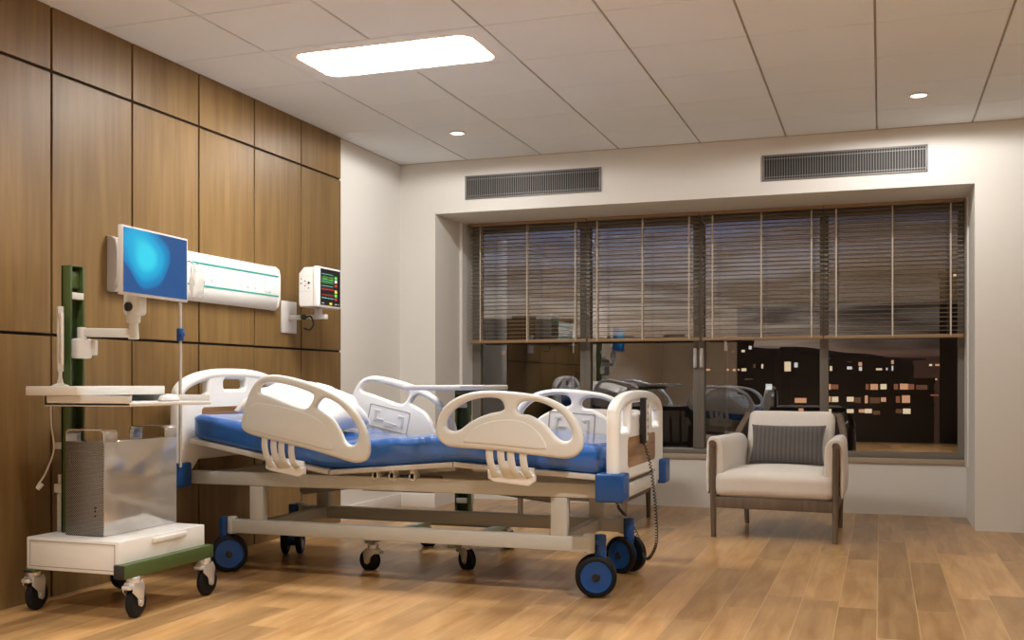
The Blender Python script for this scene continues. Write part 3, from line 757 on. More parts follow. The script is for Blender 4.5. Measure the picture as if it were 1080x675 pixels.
# clear bag hanging from the pole hook
def bag():
    def f(u, v):
        a = 2*PI*v; z = 1.607-0.16*u
        w = 0.055*(0.75+0.25*math.sin(min(1, u*3)*PI/2)); d = 0.015*(0.35+math.sin(PI*min(1, u*0.95+0.05)))
        q = noise.noise(Vector((C_(a)*2, S_(a)*2, z*26)))*0.013
        sx, sy = math.copysign(abs(C_(a))**0.8, C_(a)), S_(a)
        x, y = (d+q)*sy, (w+q)*sx
        return Vector((-3.375+x, 4.665+y, z))
    return MB().grid(f, 18, 28, False, True)
b_ = bag().build('hanging_drip_bag', 'bag', None, 80)
tag(b_, 'crumpled clear plastic bag hanging beside the drip pole in front of the wall unit', 'bag')
# hanger strap joins it to the hook

# ------------------------------------------------------------------ patient monitor on a wall arm
t = thing('wall_bracket', 'pale wall plate with a short arm under the patient monitor', 'bracket', (XL+0.014, 6.0, 1.42))
MB().box(XL+0.014, XL+0.026, 5.905, 6.085, 1.318, 1.525, b=0.003).build('wall_plate', 'lightgrey', t)
MB().box(XL+0.02, -3.36, 5.985, 6.025, 1.405, 1.435, b=0.004).box(-3.44, -3.40, 5.985, 6.025, 1.43, 1.474, b=0.004).build('arm', 'lightgrey', t)
MB().cyl((-3.52, 5.965, 1.418), (-3.49, 5.965, 1.418), 0.017, seg=16, b=0.003).build('plug', 'greend', t)
MB().tube(smooth_open([(-3.49, 5.965, 1.418), (-3.445, 5.95, 1.42), (-3.425, 5.95, 1.37), (-3.455, 5.955, 1.335), (-3.50, 5.965, 1.345)], 8), 0.006, 8).build('cable', 'blackp', t)
t = thing('patient_monitor', 'white vital signs monitor with a dark screen of coloured traces on a wall arm', 'monitor', (-3.41, 6.02, 1.474))
out = [(-3.487, 1.50), (-3.482, 1.478), (-3.385, 1.478), (-3.385, 1.728), (-3.45, 1.728), (-3.487, 1.69)]
Mp = Matrix(((1, 0, 0, 0), (0, 0, 1, 6.0185), (0, 1, 0, 0), (0, 0, 0, 1)))
MB().plate([out], 0.29, 0.006, Mp).build('rear_housing', 'white', t)
MB().box(-3.386, -3.343, 5.868, 6.169, 1.474, 1.734, b=0.012, seg=3).build('bezel', 'white', t)
sc_ = MB().box(-3.344, -3.3405, 5.893, 6.152, 1.490, 1.722, b=0.0012, seg=1).build('screen', 'blackp', t)
xs_ = -3.3405
def px(mat, ya, yb, za, zb, name='readout'): box1(name, mat, sc_, xs_-0.0005, xs_+0.001, ya, yb, za, zb)
def trace(mat, z, amp, f, seed):
    random.seed(seed)
    pts = []
    for i in range(90):
        y = 5.905+0.155*i/89; ph = (i*f) % 1.0
        q = amp*(math.exp(-((ph-0.5)/0.06)**2)-0.35*math.exp(-((ph-0.62)/0.05)**2))+random.uniform(-0.1, 0.1)*amp
        pts.append((xs_+0.0008, y, z+q))
    MB().tube(pts, 0.0016, 5).build('trace', mat, sc_)
trace('px_dgreen', 1.667, 0.014, 0.14, 1); trace('px_green', 1.655, 0.004, 0.14, 6); trace('px_dgreen', 1.632, 0.014, 0.11, 2); trace('px_red', 1.590, 0.012, 0.1, 3); trace('px_red', 1.555, 0.008, 0.13, 4); trace('px_cyan', 1.535, 0.006, 0.05, 5)
for z in (1.687, 1.642, 1.612): px('px_cyan', 5.905, 6.05, z, z+0.003, 'divider')
for m_, za in (('px_green', 1.664), ('px_white', 1.641), ('px_red', 1.614), ('px_yellow', 1.575), ('px_green', 1.55), ('px_red', 1.526)): px(m_, 6.075, 6.105, za, za+0.018)
MB().cyl((xs_-0.0005, 6.015, 1.503), (xs_+0.002, 6.015, 1.503), 0.0075, seg=16).cyl((xs_-0.0005, 6.03, 1.503), (xs_+0.002, 6.03, 1.503), 0.0075, seg=16).build('button', 'px_yellow', sc_)
for yy in (5.91, 5.925, 6.08, 6.095, 6.125): px('px_white', yy, yy+0.008, 1.500, 1.506, 'small_key')
mb = MB()
for (dx, dz) in ((-3.468, 1.655), (-3.468, 1.625), (-3.44, 1.64), (-3.44, 1.61), (-3.415, 1.595)):
    mb.cyl((dx, 5.8735, dz), (dx, 5.870, dz), 0.004, seg=12)
mb.cyl((-3.413, 5.8735, 1.628), (-3.413, 5.869, 1.628), 0.0075, seg=14)
mb.build('port', 'blackp', t)
mb = MB().box(-3.483, -3.392, 5.8725, 5.874, 1.669, 1.671).box(-3.483, -3.392, 5.8725, 5.874, 1.573, 1.575)
mb.build('side_seam', 'lightgrey', t)

# ------------------------------------------------------------------ workstation cart
def small_caster(px, py, yaw, parent, top=0.17):
    Mw = Matrix.Translation((px, py, 0)) @ Matrix.Rotation(yaw, 4, 'Z')
    W = lambda p: Mw @ Vector(p)
    r0 = 0.067 if top > 0.15 else 0.052
    mb = MB().cyl(W((-0.02, 0, top-0.028)), W((-0.02, 0, top)), 0.03, seg=20, b=0.004)
    out = [(-0.05, top-0.028), (0.012, top-0.02), (0.03, top-0.045), (0.02, r0-0.014), (0.006, r0-0.022), (-0.014, r0-0.012), (-0.022, r0+0.02), (-0.06, r0+0.05)]
    for sg in (-1, 1):
        Mp = Mw @ Matrix(((1, 0, 0, 0), (0, 0, 1, sg*0.023), (0, 1, 0, 0), (0, 0, 0, 1)))
        mb.plate([out], 0.005, 0.0015, Mp, 1)
    mb.box(-0.05, 0.012, -0.025, 0.025, top-0.036, top-0.022, b=0.004, mat=Mw)
    mb.box(-0.075, -0.04, -0.022, 0.022, top-0.05, top-0.03, b=0.006, mat=Mw @ Matrix.Translation((0, 0, 0)))
    mb.cyl(W((0, -0.029, r0)), W((0, 0.029, r0)), 0.008, seg=12)
    c = mb.build('castor', 'chrome', parent)
    Ml = Mw @ Matrix.Translation((0, 0, r0)) @ Matrix.Rotation(R(90), 4, 'X')
    MB().lathe([(0, -0.016), (0.05, -0.016), (0.058, -0.015), (r0, -0.006), (r0, 0.006), (0.058, 0.015), (0.05, 0.016), (0, 0.016)], Ml, 40).build('wheel', 'black', c)

def channel_post(x, y, z0, z1, dx, dy, parent, clips):
    """C-section post, open towards direction (dx,dy)"""
    a = math.atan2(dy, dx); Mw = Matrix.Translation((x, y, 0)) @ Matrix.Rotation(a, 4, 'Z')
    w, d = 0.046, 0.05
    mb = MB().box(-d, -d+0.012, -w, w, z0, z1, b=0.002, mat=Mw).box(-d, 0, -w, -w+0.014, z0, z1, b=0.003, mat=Mw).box(-d, 0, w-0.014, w, z0, z1, b=0.003, mat=Mw)
    mb.box(-d, 0, -w, w, z1-0.004, z1, b=0.001, mat=Mw)
    p = mb.build('post', 'green', parent)
    MB().box(-d+0.011, -d+0.014, -w+0.013, w-0.013, z0+0.01, z1-0.006, mat=Mw).build('channel', 'greend', p)
    for zc in clips:
        MB().box(-0.022, 0.004, -w+0.012, w-0.010, zc-0.015, zc+0.015, b=0.003, mat=Mw).build('clip', 'white', p)
        if zc+0.12 < z1: MB().box(-0.036, -0.016, -w+0.015, w-0.015, zc+0.035, zc+0.11, b=0.002, mat=Mw).build('slider', 'green', p)
    return p

cart = thing('workstation_cart', 'white and green wheeled computer cart with monitor arm beside the bed head', 'cart', (-3.25, 3.92, 0))
b0 = MB().box(-3.495, -3.005, 3.62, 4.212, 0.190, 0.330, b=0.006).build('base_box', 'white', cart)
MB().plate([rrect(-3.475, -3.025, 0.205, 0.318, 0.003), rrect(-3.471, -3.029, 0.209, 0.314, 0.003)], 0.003, 0.0005, Matrix(((1, 0, 0, 0), (0, 0, 1, 3.6195), (0, 1, 0, 0), (0, 0, 0, 1))), 1).build('drawer_line', 'greycap', b0)
MB().box(-3.006, -2.992, 3.83, 4.06, 0.296, 0.318, b=0.004).build('drawer_pull', 'white', b0)
for xa, xb in ((-3.02, -2.965), (-3.495, -3.45)):
    MB().box(xa, xb, 3.605, 4.225, 0.176, 0.236 if xa > -3.1 else 0.19, b=0.003).build('side_beam', 'green', cart)
    MB().box(xa+0.001, xb-0.001, 3.602, 3.606, 0.178, 0.234 if xa > -3.1 else 0.189, b=0.001).build('beam_end_cap', 'blackp', cart)
small_caster(-3.50, 3.685, R(96), cart, 0.178); small_caster(-2.985, 3.70, R(97), cart, 0.178); small_caster(-2.985, 4.20, R(90), cart, 0.178); small_caster(-3.46, 4.20, R(70), cart, 0.178)
channel_post(-3.395, 3.817, 0.33, 1.52, 1, 0, cart, (1.385, 0.62))
MB().box(-3.50, -3.225, 3.62, 4.207, 0.942, 0.982, b=0.004).build('top_shelf', 'white', cart)
mb = MB().box(-3.425, -2.972, 3.65, 4.217, 0.896, 0.912, b=0.003).box(-3.425, -2.976, 3.65, 3.664, 0.898, 0.941, b=0.003).box(-3.425, -2.976, 4.203, 4.217, 0.898, 0.941, b=0.003).box(-3.425, -3.41, 3.65, 4.217, 0.898, 0.941, b=0.003)
mb.build('keyboard_drawer', 'white', cart)
# monitor arm
mb = MB().box(-3.40, -3.355, 3.775, 3.87, 1.105, 1.195, b=0.012, seg=3).box(-3.375, -3.335, 3.86, 3.88, 1.12, 1.19, b=0.006).cyl((-3.375, 3.82, 1.19), (-3.375, 3.82, 1.245), 0.020, seg=20, b=0.004)
mb.build('arm_bracket', 'white', cart)
A0, A1 = Vector((-3.375, 3.82, 1.222)), Vector((-3.195, 3.945, 1.222))
mb = MB(); dv = (A1-A0); an = math.atan2(dv.y, dv.x)
mb.box(0, dv.length, -0.017, 0.017, -0.02, 0.02, b=0.008, seg=3, mat=Matrix.Translation(A0) @ Matrix.Rotation(an, 4, 'Z'))
mb.cyl(A1+Vector((0, 0, -0.028)), A1+Vector((0, 0, 0.06)), 0.024, 0.020, seg=24, b=0.004)
mb.cyl(A1+Vector((0, 0, 0.045)), A1+Vector((0, 0, 0.10)), 0.030, 0.033, seg=24, b=0.006)
mb.box(-3.235, -3.15, 3.915, 3.99, 1.30, 1.43, b=0.02, seg=4)
mb.build('monitor_arm', 'cream', cart)
MB().cyl((-3.195, 3.925, 1.340), (-3.199, 3.905, 1.339), 0.021, seg=28, b=0.003).build('tilt_knob', 'blackp', cart)
mrz = R(3.5); Mm = Matrix.Translation((-3.118, 4.007, 1.533)) @ Matrix.Rotation(mrz, 4, 'Z')
mon = MB().box(-0.022, 0.0, -0.252, 0.252, -0.152, 0.152, b=0.004, mat=Mm).box(-0.045, -0.018, -0.13, 0.13, -0.12, 0.10, b=0.012, mat=Mm).build('monitor', 'lightgrey', cart)
MB().box(0.0, 0.0015, -0.242, 0.240, -0.139, 0.143, mat=Mm).build('screen', 'screen', mon)
# oxygen tube holder and cable low on the post
MB().cyl((-3.475, 3.80, 0.33), (-3.475, 3.80, 0.50), 0.014, seg=18, b=0.003).cyl((-3.475, 3.80, 0.50), (-3.475, 3.80, 0.585), 0.010, seg=18, b=0.003).box(-3.49, -3.44, 3.775, 3.80, 0.505, 0.545, b=0.004).build('probe_holder', 'lightgrey', cart)
MB().box(-3.49, -3.44, 3.775, 3.80, 0.70, 0.73, b=0.004).build('cable_clip', 'lightgrey', cart)
MB().tube(smooth_open([(-3.455, 3.72, 0.90), (-3.46, 3.73, 0.80), (-3.475, 3.76, 0.70), (-3.50, 3.74, 0.60), (-3.525, 3.72, 0.545), (-3.53, 3.72, 0.53), (-3.52, 3.73, 0.535)], 10), 0.004, 8).cyl((-3.53, 3.72, 0.525), (-3.515, 3.735, 0.548), 0.010, seg=14).build('cable', 'lightgrey', cart)

# tower computer
pc = thing('computer_tower', 'silver metal computer tower with perforated front standing on the cart base', 'computer', (-3.265, 3.96, 0.33))
MB().box(-3.368, -3.162, 3.715, 4.212, 0.331, 0.742, b=0.004).build('case', 'silver', pc)
MB().box(-3.365, -3.165, 3.7105, 3.716, 0.333, 0.740, b=0.002).build('front_grille', 'perf', pc)
mb = MB()
for zz in (0.635, 0.672): mb.plate([rrect(-3.345, -3.205, zz, zz+0.026, 0.004), rrect(-3.342, -3.208, zz+0.003, zz+0.023, 0.003)], 0.003, 0.0005, Matrix(((1, 0, 0, 0), (0, 0, 1, 3.710), (0, 1, 0, 0), (0, 0, 0, 1))), 1)
mb.build('drive_slot', 'midgrey', pc)
mb = MB()
for zz in (0.42, 0.44, 0.455): mb.cyl((-3.205, 3.712, zz), (-3.205, 3.7085, zz), 0.005, seg=12)
mb.build('front_port', 'blackp', pc)
for ya, yb in ((3.712, 3.80), (4.125, 4.212)):
    for (z0_, z1_, up) in ((0.742, 0.792, True),):
        s_ = 1 if up else -1; h = abs(z1_-z0_)
        pts = [(-3.366, z0_-0.002*s_), (-3.366, z1_-0.018*s_ if up else z1_)]
        zt = z1_
        o1 = rrect(-3.368, -3.162, 0.72, 0.795, 0.022) if up else rrect(-3.368, -3.162, 0.331, 0.36, 0.012)
        o2 = rrect(-3.362, -3.168, 0.714, 0.789, 0.018) if up else rrect(-3.362, -3.168, 0.337, 0.366, 0.010)
        MB().plate([o1, o2], yb-ya, 0.001, Matrix(((1, 0, 0, 0), (0, 0, 1, (ya+yb)/2), (0, 1, 0, 0), (0, 0, 0, 1))), 1).build('handle' if up else 'foot', 'silver', pc)

# mouse, tablet stand
t = thing('computer_mouse', 'white computer mouse with grey sides on the pulled-out keyboard drawer', 'mouse', (-3.06, 4.02, 0.912))
def mouse(u, v):
    a, b = u*2-1, v*2-1; ang = 2*PI*v
    r_ = u
    return Vector((-3.06+0.034*r_*C_(ang), 4.02+0.062*r_*S_(ang), 0.918+0.028*math.sqrt(max(0, 1-r_**2.6))))
MB().grid(mouse, 12, 32, False, True).build('shell', 'white', t, 80)
MB().lathe([(0, 0), (1, 0), (1.02, 0.25), (0.98, 0.55), (0, 0.55)], Matrix.Translation((-3.06, 4.02, 0.9125)) @ Matrix.Diagonal((0.0345, 0.0625, 0.012, 1)), 32).build('base', 'greycap', t)
t = thing('tablet_stand', 'slim white tablet in a clamp stand seen edge-on on the cart shelf', 'tablet', (-3.385, 3.70, 0.982))
Mt = Matrix.Translation((-3.385, 3.70, 0)) @ Matrix.Rotation(math.atan2(0.738, -0.674)+R(6), 4, 'Z')
MB().lathe([(0, 0), (0.035, 0), (0.035, 0.004), (0.014, 0.012), (0.008, 0.04), (0.007, 0.085), (0, 0.085)], Matrix.Translation((-3.385, 3.70, 0.982)), 24).build('stand', 'white', t)
tb = MB().box(-0.08, 0.08, -0.006, 0.006, 1.075, 1.30, b=0.003, mat=Mt).build('tablet', 'white', t)
MB().box(-0.074, 0.074, -0.0075, -0.0055, 1.085, 1.29, mat=Mt).build('display', 'midgrey', tb)
MB().box(-0.02, 0.02, -0.012, 0.012, 1.045, 1.085, b=0.003, mat=Mt).box(-0.02, 0.02, -0.012, 0.012, 1.292, 1.33, b=0.003, mat=Mt).box(-0.006, 0.006, 0.006, 0.012, 1.05, 1.32, b=0.002, mat=Mt).build('clamp', 'cream', t)

# ------------------------------------------------------------------ overbed table behind the bed
ot = thing('overbed_table', 'white overbed table on a green post, its top reaching over the bed', 'table', (-2.33, 5.55, 0))
MB().box(-2.445, -2.105, 5.20, 5.955, 0.955, 0.982, b=0.006).build('table_top', 'white', ot)
channel_post(-2.385, 5.905, 0.16, 0.955, 0, -1, ot, (0.86, 0.285))
MB().box(-2.42, -2.15, 5.88, 5.93, 0.925, 0.956, b=0.004).build('top_support', 'green', ot)
MB().box(-2.62, -2.07, 5.86, 5.98, 0.135, 0.165, b=0.004).build('base_plate', 'palegreen', ot)
for xx in (-2.585, -2.105): MB().box(xx-0.025, xx+0.025, 5.07, 5.95, 0.135, 0.165, b=0.004).build('base_leg', 'palegreen', ot)
small_caster(-2.57, 5.06, R(170), ot, 0.137); small_caster(-2.085, 5.24, R(-30), ot, 0.137); small_caster(-2.60, 5.90, R(20), ot, 0.137); small_caster(-2.11, 5.97, R(-25), ot, 0.137)
MB().tube(smooth_open([(-2.325, 5.92, 0.80), (-2.315, 5.91, 0.55), (-2.31, 5.90, 0.3), (-2.325, 5.91, 0.16)], 8), 0.005, 8).build('cable', 'lightgrey', ot)

# ------------------------------------------------------------------ armchairs
ACX, ACY, ARZ = -0.610, 7.205, R(-4.8)
ac = thing('armchair', 'oatmeal upholstered armchair with grey-brown wooden frame and a dark cushion by the window', 'armchair', (ACX, ACY, 0), ARZ, 'armchairs by the window')
MC = ROOT[ac.name]
V3 = lambda *p: MC @ Vector(p)
for sx in (-1, 1):
    MB().tube([V3(sx*0.378, -0.372, 0), V3(sx*0.381, -0.372, 0.30), V3(sx*0.384, -0.372, 0.61)], 0.021, 16, rad=[0.017, 0.021, 0.022]).build('front_leg', 'chairwood', ac, 60)
    MB().tube([V3(sx*0.318, 0.395, 0), V3(sx*0.325, 0.36, 0.30), V3(sx*0.345, 0.31, 0.60)], 0.021, 16, rad=[0.016, 0.021, 0.021]).build('rear_leg', 'chairwood', ac, 60)
    MB().tube([V3(sx*0.384, -0.40, 0.604), V3(sx*0.378, -0.1, 0.604), V3(sx*0.345, 0.34, 0.60)], 0.021, 16).build('arm_rail', 'chairwood', ac, 60)
    # padded cover folded over the arm rail
    c = sx*0.384
    pts = [(-0.088, 0.36), (-0.090, 0.54), (-0.082, 0.605), (-0.055, 0.640), (-0.015, 0.648), (0.006, 0.638), (0.020, 0.600), (0.024, 0.50), (0.028, 0.40), (0.020, 0.285),
           (0.004, 0.300), (0.002, 0.44), (0.0, 0.56), (-0.004, 0.578), (-0.014, 0.578), (-0.026, 0.55), (-0.030, 0.36)]
    pts = [(p[0]*sx, p[1]) for p in pts]
    pts = smooth_closed(pts, 3)
    Mp = MC @ Matrix.Translation((c, -0.07, 0)) @ Matrix.Rotation(R(4.0*sx), 4, 'Z') @ Matrix(((1, 0, 0, 0), (0, 0, 1, 0), (0, 1, 0, 0), (0, 0, 0, 1)))
    MB().plate([pts], 0.60, 0.011, Mp, 3).build('arm_pad', 'fabric', ac, 60)
mb = MB()
mb.box(-0.365, 0.365, -0.385, -0.36, 0.190, 0.262, b=0.005, mat=MC).box(-0.32, 0.32, 0.33, 0.36, 0.20, 0.262, b=0.005, mat=MC)
for sx in (-1, 1): mb.box(-0.013, 0.013, -0.37, 0.37, 0.195, 0.262, b=0.004, mat=MC @ Matrix.Translation((sx*0.352, 0, 0)) @ Matrix.Rotation(R(4.5*sx), 4, 'Z'))
mb.box(-0.33, 0.33, -0.36, 0.33, 0.235, 0.25, mat=MC)
mb.build('seat_frame', 'chairwood', ac)
def soft(w, d, h, mat, r=0.06, crown=0.02, n=26, taper=0.0):
    """rounded cushion block"""
    t_ = bmesh.new(); bmesh.ops.create_cube(t_, size=2)
    bmesh.ops.subdivide_edges(t_, edges=t_.edges[:], cuts=n, use_grid_fill=True)
    for v in t_.verts:
        p = v.co
        q = Vector((p.x*w/2, p.y*d/2, p.z*h/2))
        inner = Vector((max(-w/2+r, min(w/2-r, q.x)), max(-d/2+r, min(d/2-r, q.y)), max(-h/2+r, min(h/2-r, q.z))))
        dv = q-inner
        if dv.length > 1e-6: q = inner+dv.normalized()*r if dv.length > r else q
        k = (1-(p.x)**2)*(1-(p.y)**2)
        q.z += math.copysign(crown, p.z)*k*abs(p.z)
        q += Vector((0, 0, noise.noise(Vector((q.x*5, q.y*5, q.z*5)))*0.004))
        q.x *= 1+taper*p.y
        v.co = mat @ q
    return MB().merge(t_)
soft(0.725, 0.70, 0.165, MC @ Matrix.Translation((0, -0.045, 0.343)), 0.055, 0.028, taper=-0.05).build('seat_cushion', 'fabric', ac, 80)
Mb = MC @ Matrix.Translation((0, 0.285, 0.585)) @ Matrix.Rotation(R(-22), 4, 'X')
soft(0.58, 0.13, 0.44, Mb, 0.05, 0.0).build('back_cushion', 'fabric', ac, 80)
mb = MB()
for sx in (-1, 1): mb.tube([V3(sx*0.372, 0.17, 0.57), V3(sx*0.345, 0.30, 0.68), V3(sx*0.308, 0.405, 0.775)], 0.024, 14, rz=0.016)
mb.tube([V3(-0.31, 0.405, 0.765), V3(0.31, 0.405, 0.765)], 0.02, 12).tube([V3(-0.33, 0.335, 0.45), V3(0.33, 0.335, 0.45)], 0.018, 12)
for k in range(-3, 4): mb.tube([V3(0.085*k, 0.335, 0.45), V3(0.085*k, 0.405, 0.765)], 0.011, 10)
mb.build('back_frame', 'chairwood', ac, 60)
acush = pillow(0.50, 0.29, 0.13, MC @ Matrix.Translation((0.0, 0.165, 0.575)) @ Matrix.Rotation(R(66), 4, 'X'), 1.0, 0.008).build('cushion', 'stripe', None, 80)
tag(acush, 'dark grey striped lumbar cushion leaning on the right armchair', 'cushion')
copy_thing(ac, (-1.965, 7.31, 0), R(-4.8), 'second oatmeal armchair mostly hidden behind the foot of the hospital bed')

# ------------------------------------------------------------------ night city beyond the window
FPX, YAW, YH = 1112.0, 0.33614, 402.945
def far(u, d):
    r = (u-540)/FPX; c, s = C_(YAW), S_(YAW)
    return Vector((d*(-s+c*r), d*(c+s*r), 0))
def zat(v, d): return 1-(v-YH)*d/FPX
GZ = -24.0
struct(box1('ground', 'hill', None, -900, 700, 20, 1500, GZ-2, GZ))
def building(name, label, u0, u1, vtop, d, mat, wins=(), depth=14.0, cat='building', steps=(), floors=(), group='buildings outside the window'):
    p = far((u0+u1)/2, d); a = math.atan2(p.x, p.y)     # turned to face the window
    w = (u1-u0)*d/FPX/math.cos(math.atan(((u0+u1)/2-540)/FPX)); h = zat(vtop, d)-GZ
    t = thing(name, label, cat, (p.x, p.y, GZ), -a, group)
    Mt = ROOT[t.name]
    mb = MB().box(-w/2, w/2, 0, depth, 0, h, mat=Mt)
    mb.box(-w/2-0.2, w/2+0.2, -0.2, depth+0.2, h-0.4, h+0.5, mat=Mt)
    for (s0, s1, sv) in steps:
        x0_ = (s0-(u0+u1)/2)*d/FPX; x1_ = (s1-(u0+u1)/2)*d/FPX
        mb.box(x0_, x1_, 2, depth-2, h, zat(sv, d)-GZ, mat=Mt)
    mb.build('facade', mat, t)
    for vf in floors:
        zf = zat(vf, d)-GZ; MB().box(-w/2-0.1, w/2+0.1, -1.1, 0.05, zf-0.25, zf, mat=Mt).box(-w/2-0.1, w/2+0.1, -1.1, -1.0, zf, zf+0.25, mat=Mt).build('balcony', mat, t)
    for (a0, a1, b0, b1, m_) in wins:
        k = d/FPX
        x0_, x1_ = (a0-(u0+u1)/2)*k, (a1-(u0+u1)/2)*k; z1_, z0_ = zat(b0, d)-GZ, zat(b1, d)-GZ
        mbw = MB().box(x0_, x1_, -0.12, 0.1, z0_, z1_, mat=Mt)
        mbw.build('lit_window', m_, t)
    return t
building('tower_block', 'black tower block with a stepped roof left of the chair back outside', 768, 794, 361, 300, 'bldg', [(789.5, 792.5, 365, 368.5, 'w_white'), (772, 775, 369.5, 371.5, 'w_dim'), (782, 785.5, 369, 371.5, 'w_cream'), (766.5, 769, 389, 391, 'w_warm'), (773, 776, 389, 391.5, 'w_warm'), (778, 780, 389, 391, 'w_warm'), (782, 787, 388.5, 391.5, 'w_cream')], steps=((775, 784, 357),))
building('office_block', 'black block with two narrow lit windows beside the tower block', 794, 816, 376, 280, 'bldg', [(795, 797, 384, 388, 'w_dim'), (803, 805, 384, 388.5, 'w_cream'), (807.5, 814, 405, 411, 'w_white')], steps=((812, 816, 371),))
building('narrow_tower', 'slim grey tower with one bright cream window', 824, 839, 368, 240, 'hill', [(827.5, 834, 381.5, 391.5, 'w_cream'), (837.5, 841, 382.5, 387.5, 'w_white')])
building('row_house', 'wide low dark block with a red lit window behind the mullion', 839, 868, 374, 330, 'bldg', [(842.5, 852, 404.5, 411, 'w_red')], steps=((846, 858, 370),))
building('distant_block', 'dark long block with scattered tiny lit windows at mid height', 868, 945, 379, 420, 'bldg', [(874, 877.5, 377.5, 379.5, 'w_white'), (876.5, 879, 386, 391, 'w_cream'), (894, 899, 381, 382, 'w_dim'), (894, 899, 386.5, 389.5, 'w_white'), (905.5, 909, 382, 386, 'w_warm'), (906, 909, 387, 391, 'w_white'), (923, 929, 388.5, 390.5, 'w_cream'), (933, 934.5, 388, 390.5, 'w_white'), (938, 940.5, 380, 384, 'w_warm'), (938.5, 940, 386, 391, 'w_white')], steps=((890, 902, 374), (915, 930, 376)))
building('brick_block', 'reddish street lit block with small lit windows at the right', 966, 996, 382, 260, 'bldgred', [(980, 983, 384, 386, 'w_cream'), (986, 992, 384, 386, 'w_warm'), (980, 988, 399, 401, 'w_warm'), (993, 995, 398.5, 400.5, 'w_white')], steps=((977, 996, 376),))
building('apartment_block', 'long dark apartment block with three rows of warm lit balconies', 838, 944, 401, 185, 'bldg',
    [(872, 877, 405, 411, 'w_warm'), (877.5, 884.5, 405.5, 410.5, 'w_red'), (912, 915, 405, 411, 'w_red'), (916.5, 924, 405, 411, 'w_warm'), (926.5, 932.5, 405, 410.5, 'w_cream'),
     (872, 877, 418, 424, 'w_warm'), (878, 884.5, 418.5, 424, 'w_cream'), (893, 900, 418.5, 423.5, 'w_cream'), (901, 907, 419, 425, 'w_dim'), (911, 914, 417, 426, 'w_warm'), (916, 926, 419, 426, 'w_dim'), (927, 932, 419, 423.5, 'w_warm'),
     (872, 877.5, 431.5, 435.5, 'w_cream'), (893, 900, 431.5, 435.5, 'w_cream'), (905, 911, 431.5, 435, 'w_warm'), (911, 918, 431, 435.5, 'w_cream'), (919, 926, 433, 438, 'w_dim'),
     (844, 849, 431, 437, 'w_warm'), (840, 852, 420, 426, 'w_warm')], floors=(412.5, 426.5, 438.5))
building('balcony_block', 'shorter apartment block with lit balconies right of the long apartment block', 944, 982, 402, 166, 'bldg',
    [(944, 948, 405, 411, 'w_red'), (950, 958, 404.5, 411, 'w_warm'), (958, 964, 405, 413, 'w_red'), (966, 977, 406, 411, 'w_dim'), (946, 950, 418, 425, 'w_red'), (952, 960, 417, 425, 'w_warm'), (946, 952, 431.5, 436, 'w_dim'), (953, 960.5, 431, 436.5, 'w_cream'), (980, 988, 416, 417.5, 'w_red')], floors=(412.5, 426.5, 438.5))
building('high_rise', 'tall dark high-rise seen through the rightmost blind', 994, 1030, 287, 220, 'bldg', [(1006, 1009, 289, 291, 'w_cream')])
building('slab_block', 'long dark block outside low behind the second window pane', 606, 762, 357, 340, 'bldg', [(744, 748, 389, 391, 'w_warm'), (735, 738, 389, 391, 'w_warm')], steps=((640, 668, 354), (700, 722, 353)))
building('corner_block', 'dark block outside behind the leftmost window pane', 470, 604, 338, 320, 'bldg', [(529, 533, 370, 374, 'w_dim')], steps=((540, 566, 333),))
# dark ridge line far behind
def ridge(u, v):
    uu = 380+800*u; d = 700; p = far(uu, d)
    hz = zat(372+6*math.sin(uu*0.021)+4*noise.noise(Vector((uu*0.03, 0, 0))), d)
    p2 = p*(1+0.35*abs(v-0.5)*2)
    return Vector((p.x*(1+0.25*(v-0.5)), p.y*(1+0.25*(v-0.5)), GZ+(hz-GZ)*math.sin(PI*v)))
r_ = MB().grid(ridge, 90, 15).build('hill', 'hill', None, 80)
tag(r_, 'long dark hill ridge on the night horizon', 'hill')

# soap dispenser on the wall behind the viewer, only seen mirrored in the panes
t = thing('soap_dispenser', 'dark soap dispenser mirrored in the window glass left of the handles', 'dispenser', (-3.0, YF, 1.2))
MB().box(-3.10, -2.90, YF, YF+0.10, 1.15, 1.55, b=0.03, seg=4).build('housing', 'midgrey', t)
MB().box(-3.05, -2.95, YF+0.09, YF+0.115, 1.2, 1.5, b=0.015, seg=3).build('front_window', 'blackp', t)

# ------------------------------------------------------------------ lights
def spot(x, y, e, ang=168, blend=0.35):
    l = bpy.data.lights.new('downlight_or_fill_lamp', 'SPOT'); l.energy = e; l.color = (1.0, 0.96, 0.91); l.spot_size = R(ang); l.spot_blend = blend; l.shadow_soft_size = 0.035
    o = bpy.data.objects.new('downlight_or_fill_lamp', l); COL.objects.link(o); o.location = (x, y, HC-0.03); return o
spot(0.22, 6.871, 25, 178, 0.16); spot(-2.798, 6.85, 13, 178, 0.16)
for sx_, sy_, e_, an_ in ((0.22, 3.16, 100, 125), (-2.79, 3.16, 28, 125), (0.30, 0.9, 230, 88), (-1.5, 0.9, 270, 116)): spot(sx_, sy_, e_, an_, 0.5)  # last two: unseen fill lamps, added for bounced light and front fill

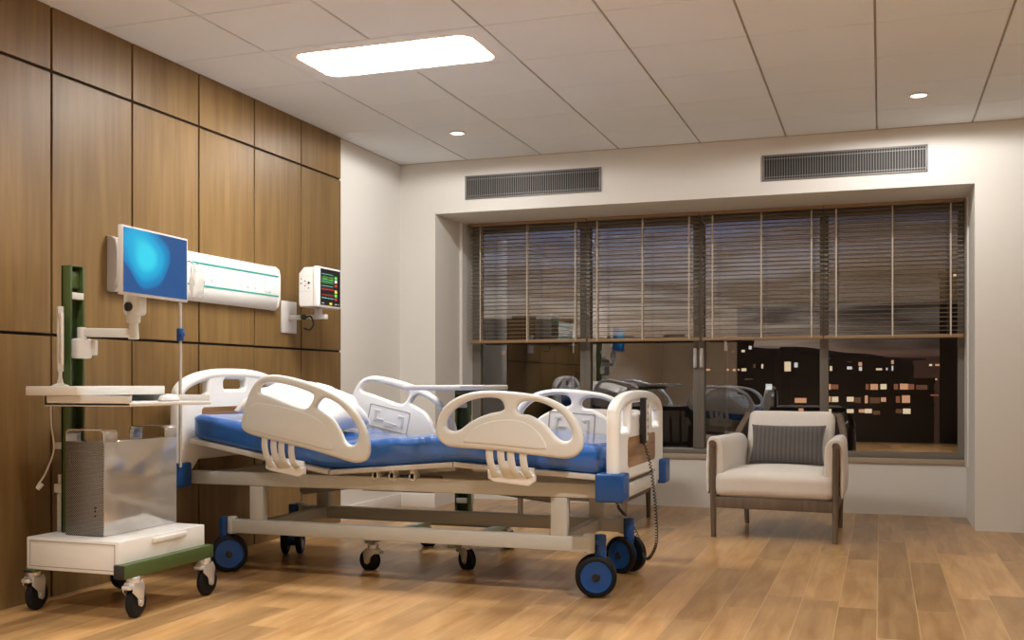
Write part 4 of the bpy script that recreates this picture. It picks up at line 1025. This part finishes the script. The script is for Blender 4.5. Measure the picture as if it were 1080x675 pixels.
# world: dusk sky with streaky cloud
w = bpy.data.worlds.new('dusk_sky'); SC.world = w; w.use_nodes = True
nt = w.node_tree; L = nt.links; bg = nt.nodes['Background']
tc = N(nt, 'ShaderNodeTexCoord'); sp = N(nt, 'ShaderNodeSeparateXYZ'); L.new(tc.outputs['Generated'], sp.inputs[0])
rp = ramp(nt, [(0.0, (0.05, 0.03, 0.022)), (0.022, (0.22, 0.105, 0.07)), (0.036, (0.20, 0.15, 0.115)), (0.065, (0.19, 0.165, 0.14)), (0.10, (0.115, 0.115, 0.13)), (0.14, (0.05, 0.065, 0.12)), (0.30, (0.016, 0.022, 0.05))])
L.new(sp.outputs[2], rp.inputs[0])
mp = N(nt, 'ShaderNodeMapping'); mp.inputs['Scale'].default_value = (3.2, 3.2, 34.0); mp.inputs['Rotation'].default_value = (0, 0.04, 0)
L.new(tc.outputs['Generated'], mp.inputs[0])
no = N(nt, 'ShaderNodeTexNoise'); no.inputs['Scale'].default_value = 1.5; no.inputs['Detail'].default_value = 6; no.inputs['Distortion'].default_value = 0.9; no.inputs['Roughness'].default_value = 0.6
L.new(mp.outputs[0], no.inputs['Vector'])
cr = ramp(nt, [(0.40, (0, 0, 0)), (0.62, (1, 1, 1))]); L.new(no.outputs['Fac'], cr.inputs[0])
cl = ramp(nt, [(0.0, (0.02, 0.014, 0.012)), (0.04, (0.045, 0.032, 0.027)), (0.09, (0.045, 0.037, 0.035)), (0.2, (0.028, 0.024, 0.03))]); L.new(sp.outputs[2], cl.inputs[0])
mx = N(nt, 'ShaderNodeMix', data_type='RGBA'); L.new(cr.outputs[0], mx.inputs[0]); L.new(rp.outputs[0], mx.inputs[6]); L.new(cl.outputs[0], mx.inputs[7])
az = N(nt, 'ShaderNodeMapRange', interpolation_type='SMOOTHSTEP'); az.inputs[1].default_value = -0.10; az.inputs[2].default_value = 0.0; az.inputs[3].default_value = 1.0; az.inputs[4].default_value = 0.34
L.new(sp.outputs[0], az.inputs[0])
vm = N(nt, 'ShaderNodeVectorMath', operation='SCALE'); L.new(mx.outputs[2], vm.inputs[0]); L.new(az.outputs[0], vm.inputs['Scale'])
L.new(vm.outputs[0], bg.inputs['Color']); bg.inputs['Strength'].default_value = 0.78

# ------------------------------------------------------------------ camera and view
cd = bpy.data.cameras.new('camera'); cam = bpy.data.objects.new('camera', cd); COL.objects.link(cam)
cam.location = (0, 0, 1.0); cam.rotation_euler = (R(90), 0, YAW)
cd.sensor_width = 36; cd.lens = 36*1111.99/1080; cd.shift_y = (402.945-337.5)/1080; cd.clip_end = 3000; cd.clip_start = 0.05
SC.camera = cam
SC.view_settings.view_transform = 'Standard'; SC.view_settings.look = 'None'; SC.view_settings.exposure = 1.03; SC.view_settings.gamma = 1.0
SC.view_settings.use_curve_mapping = False
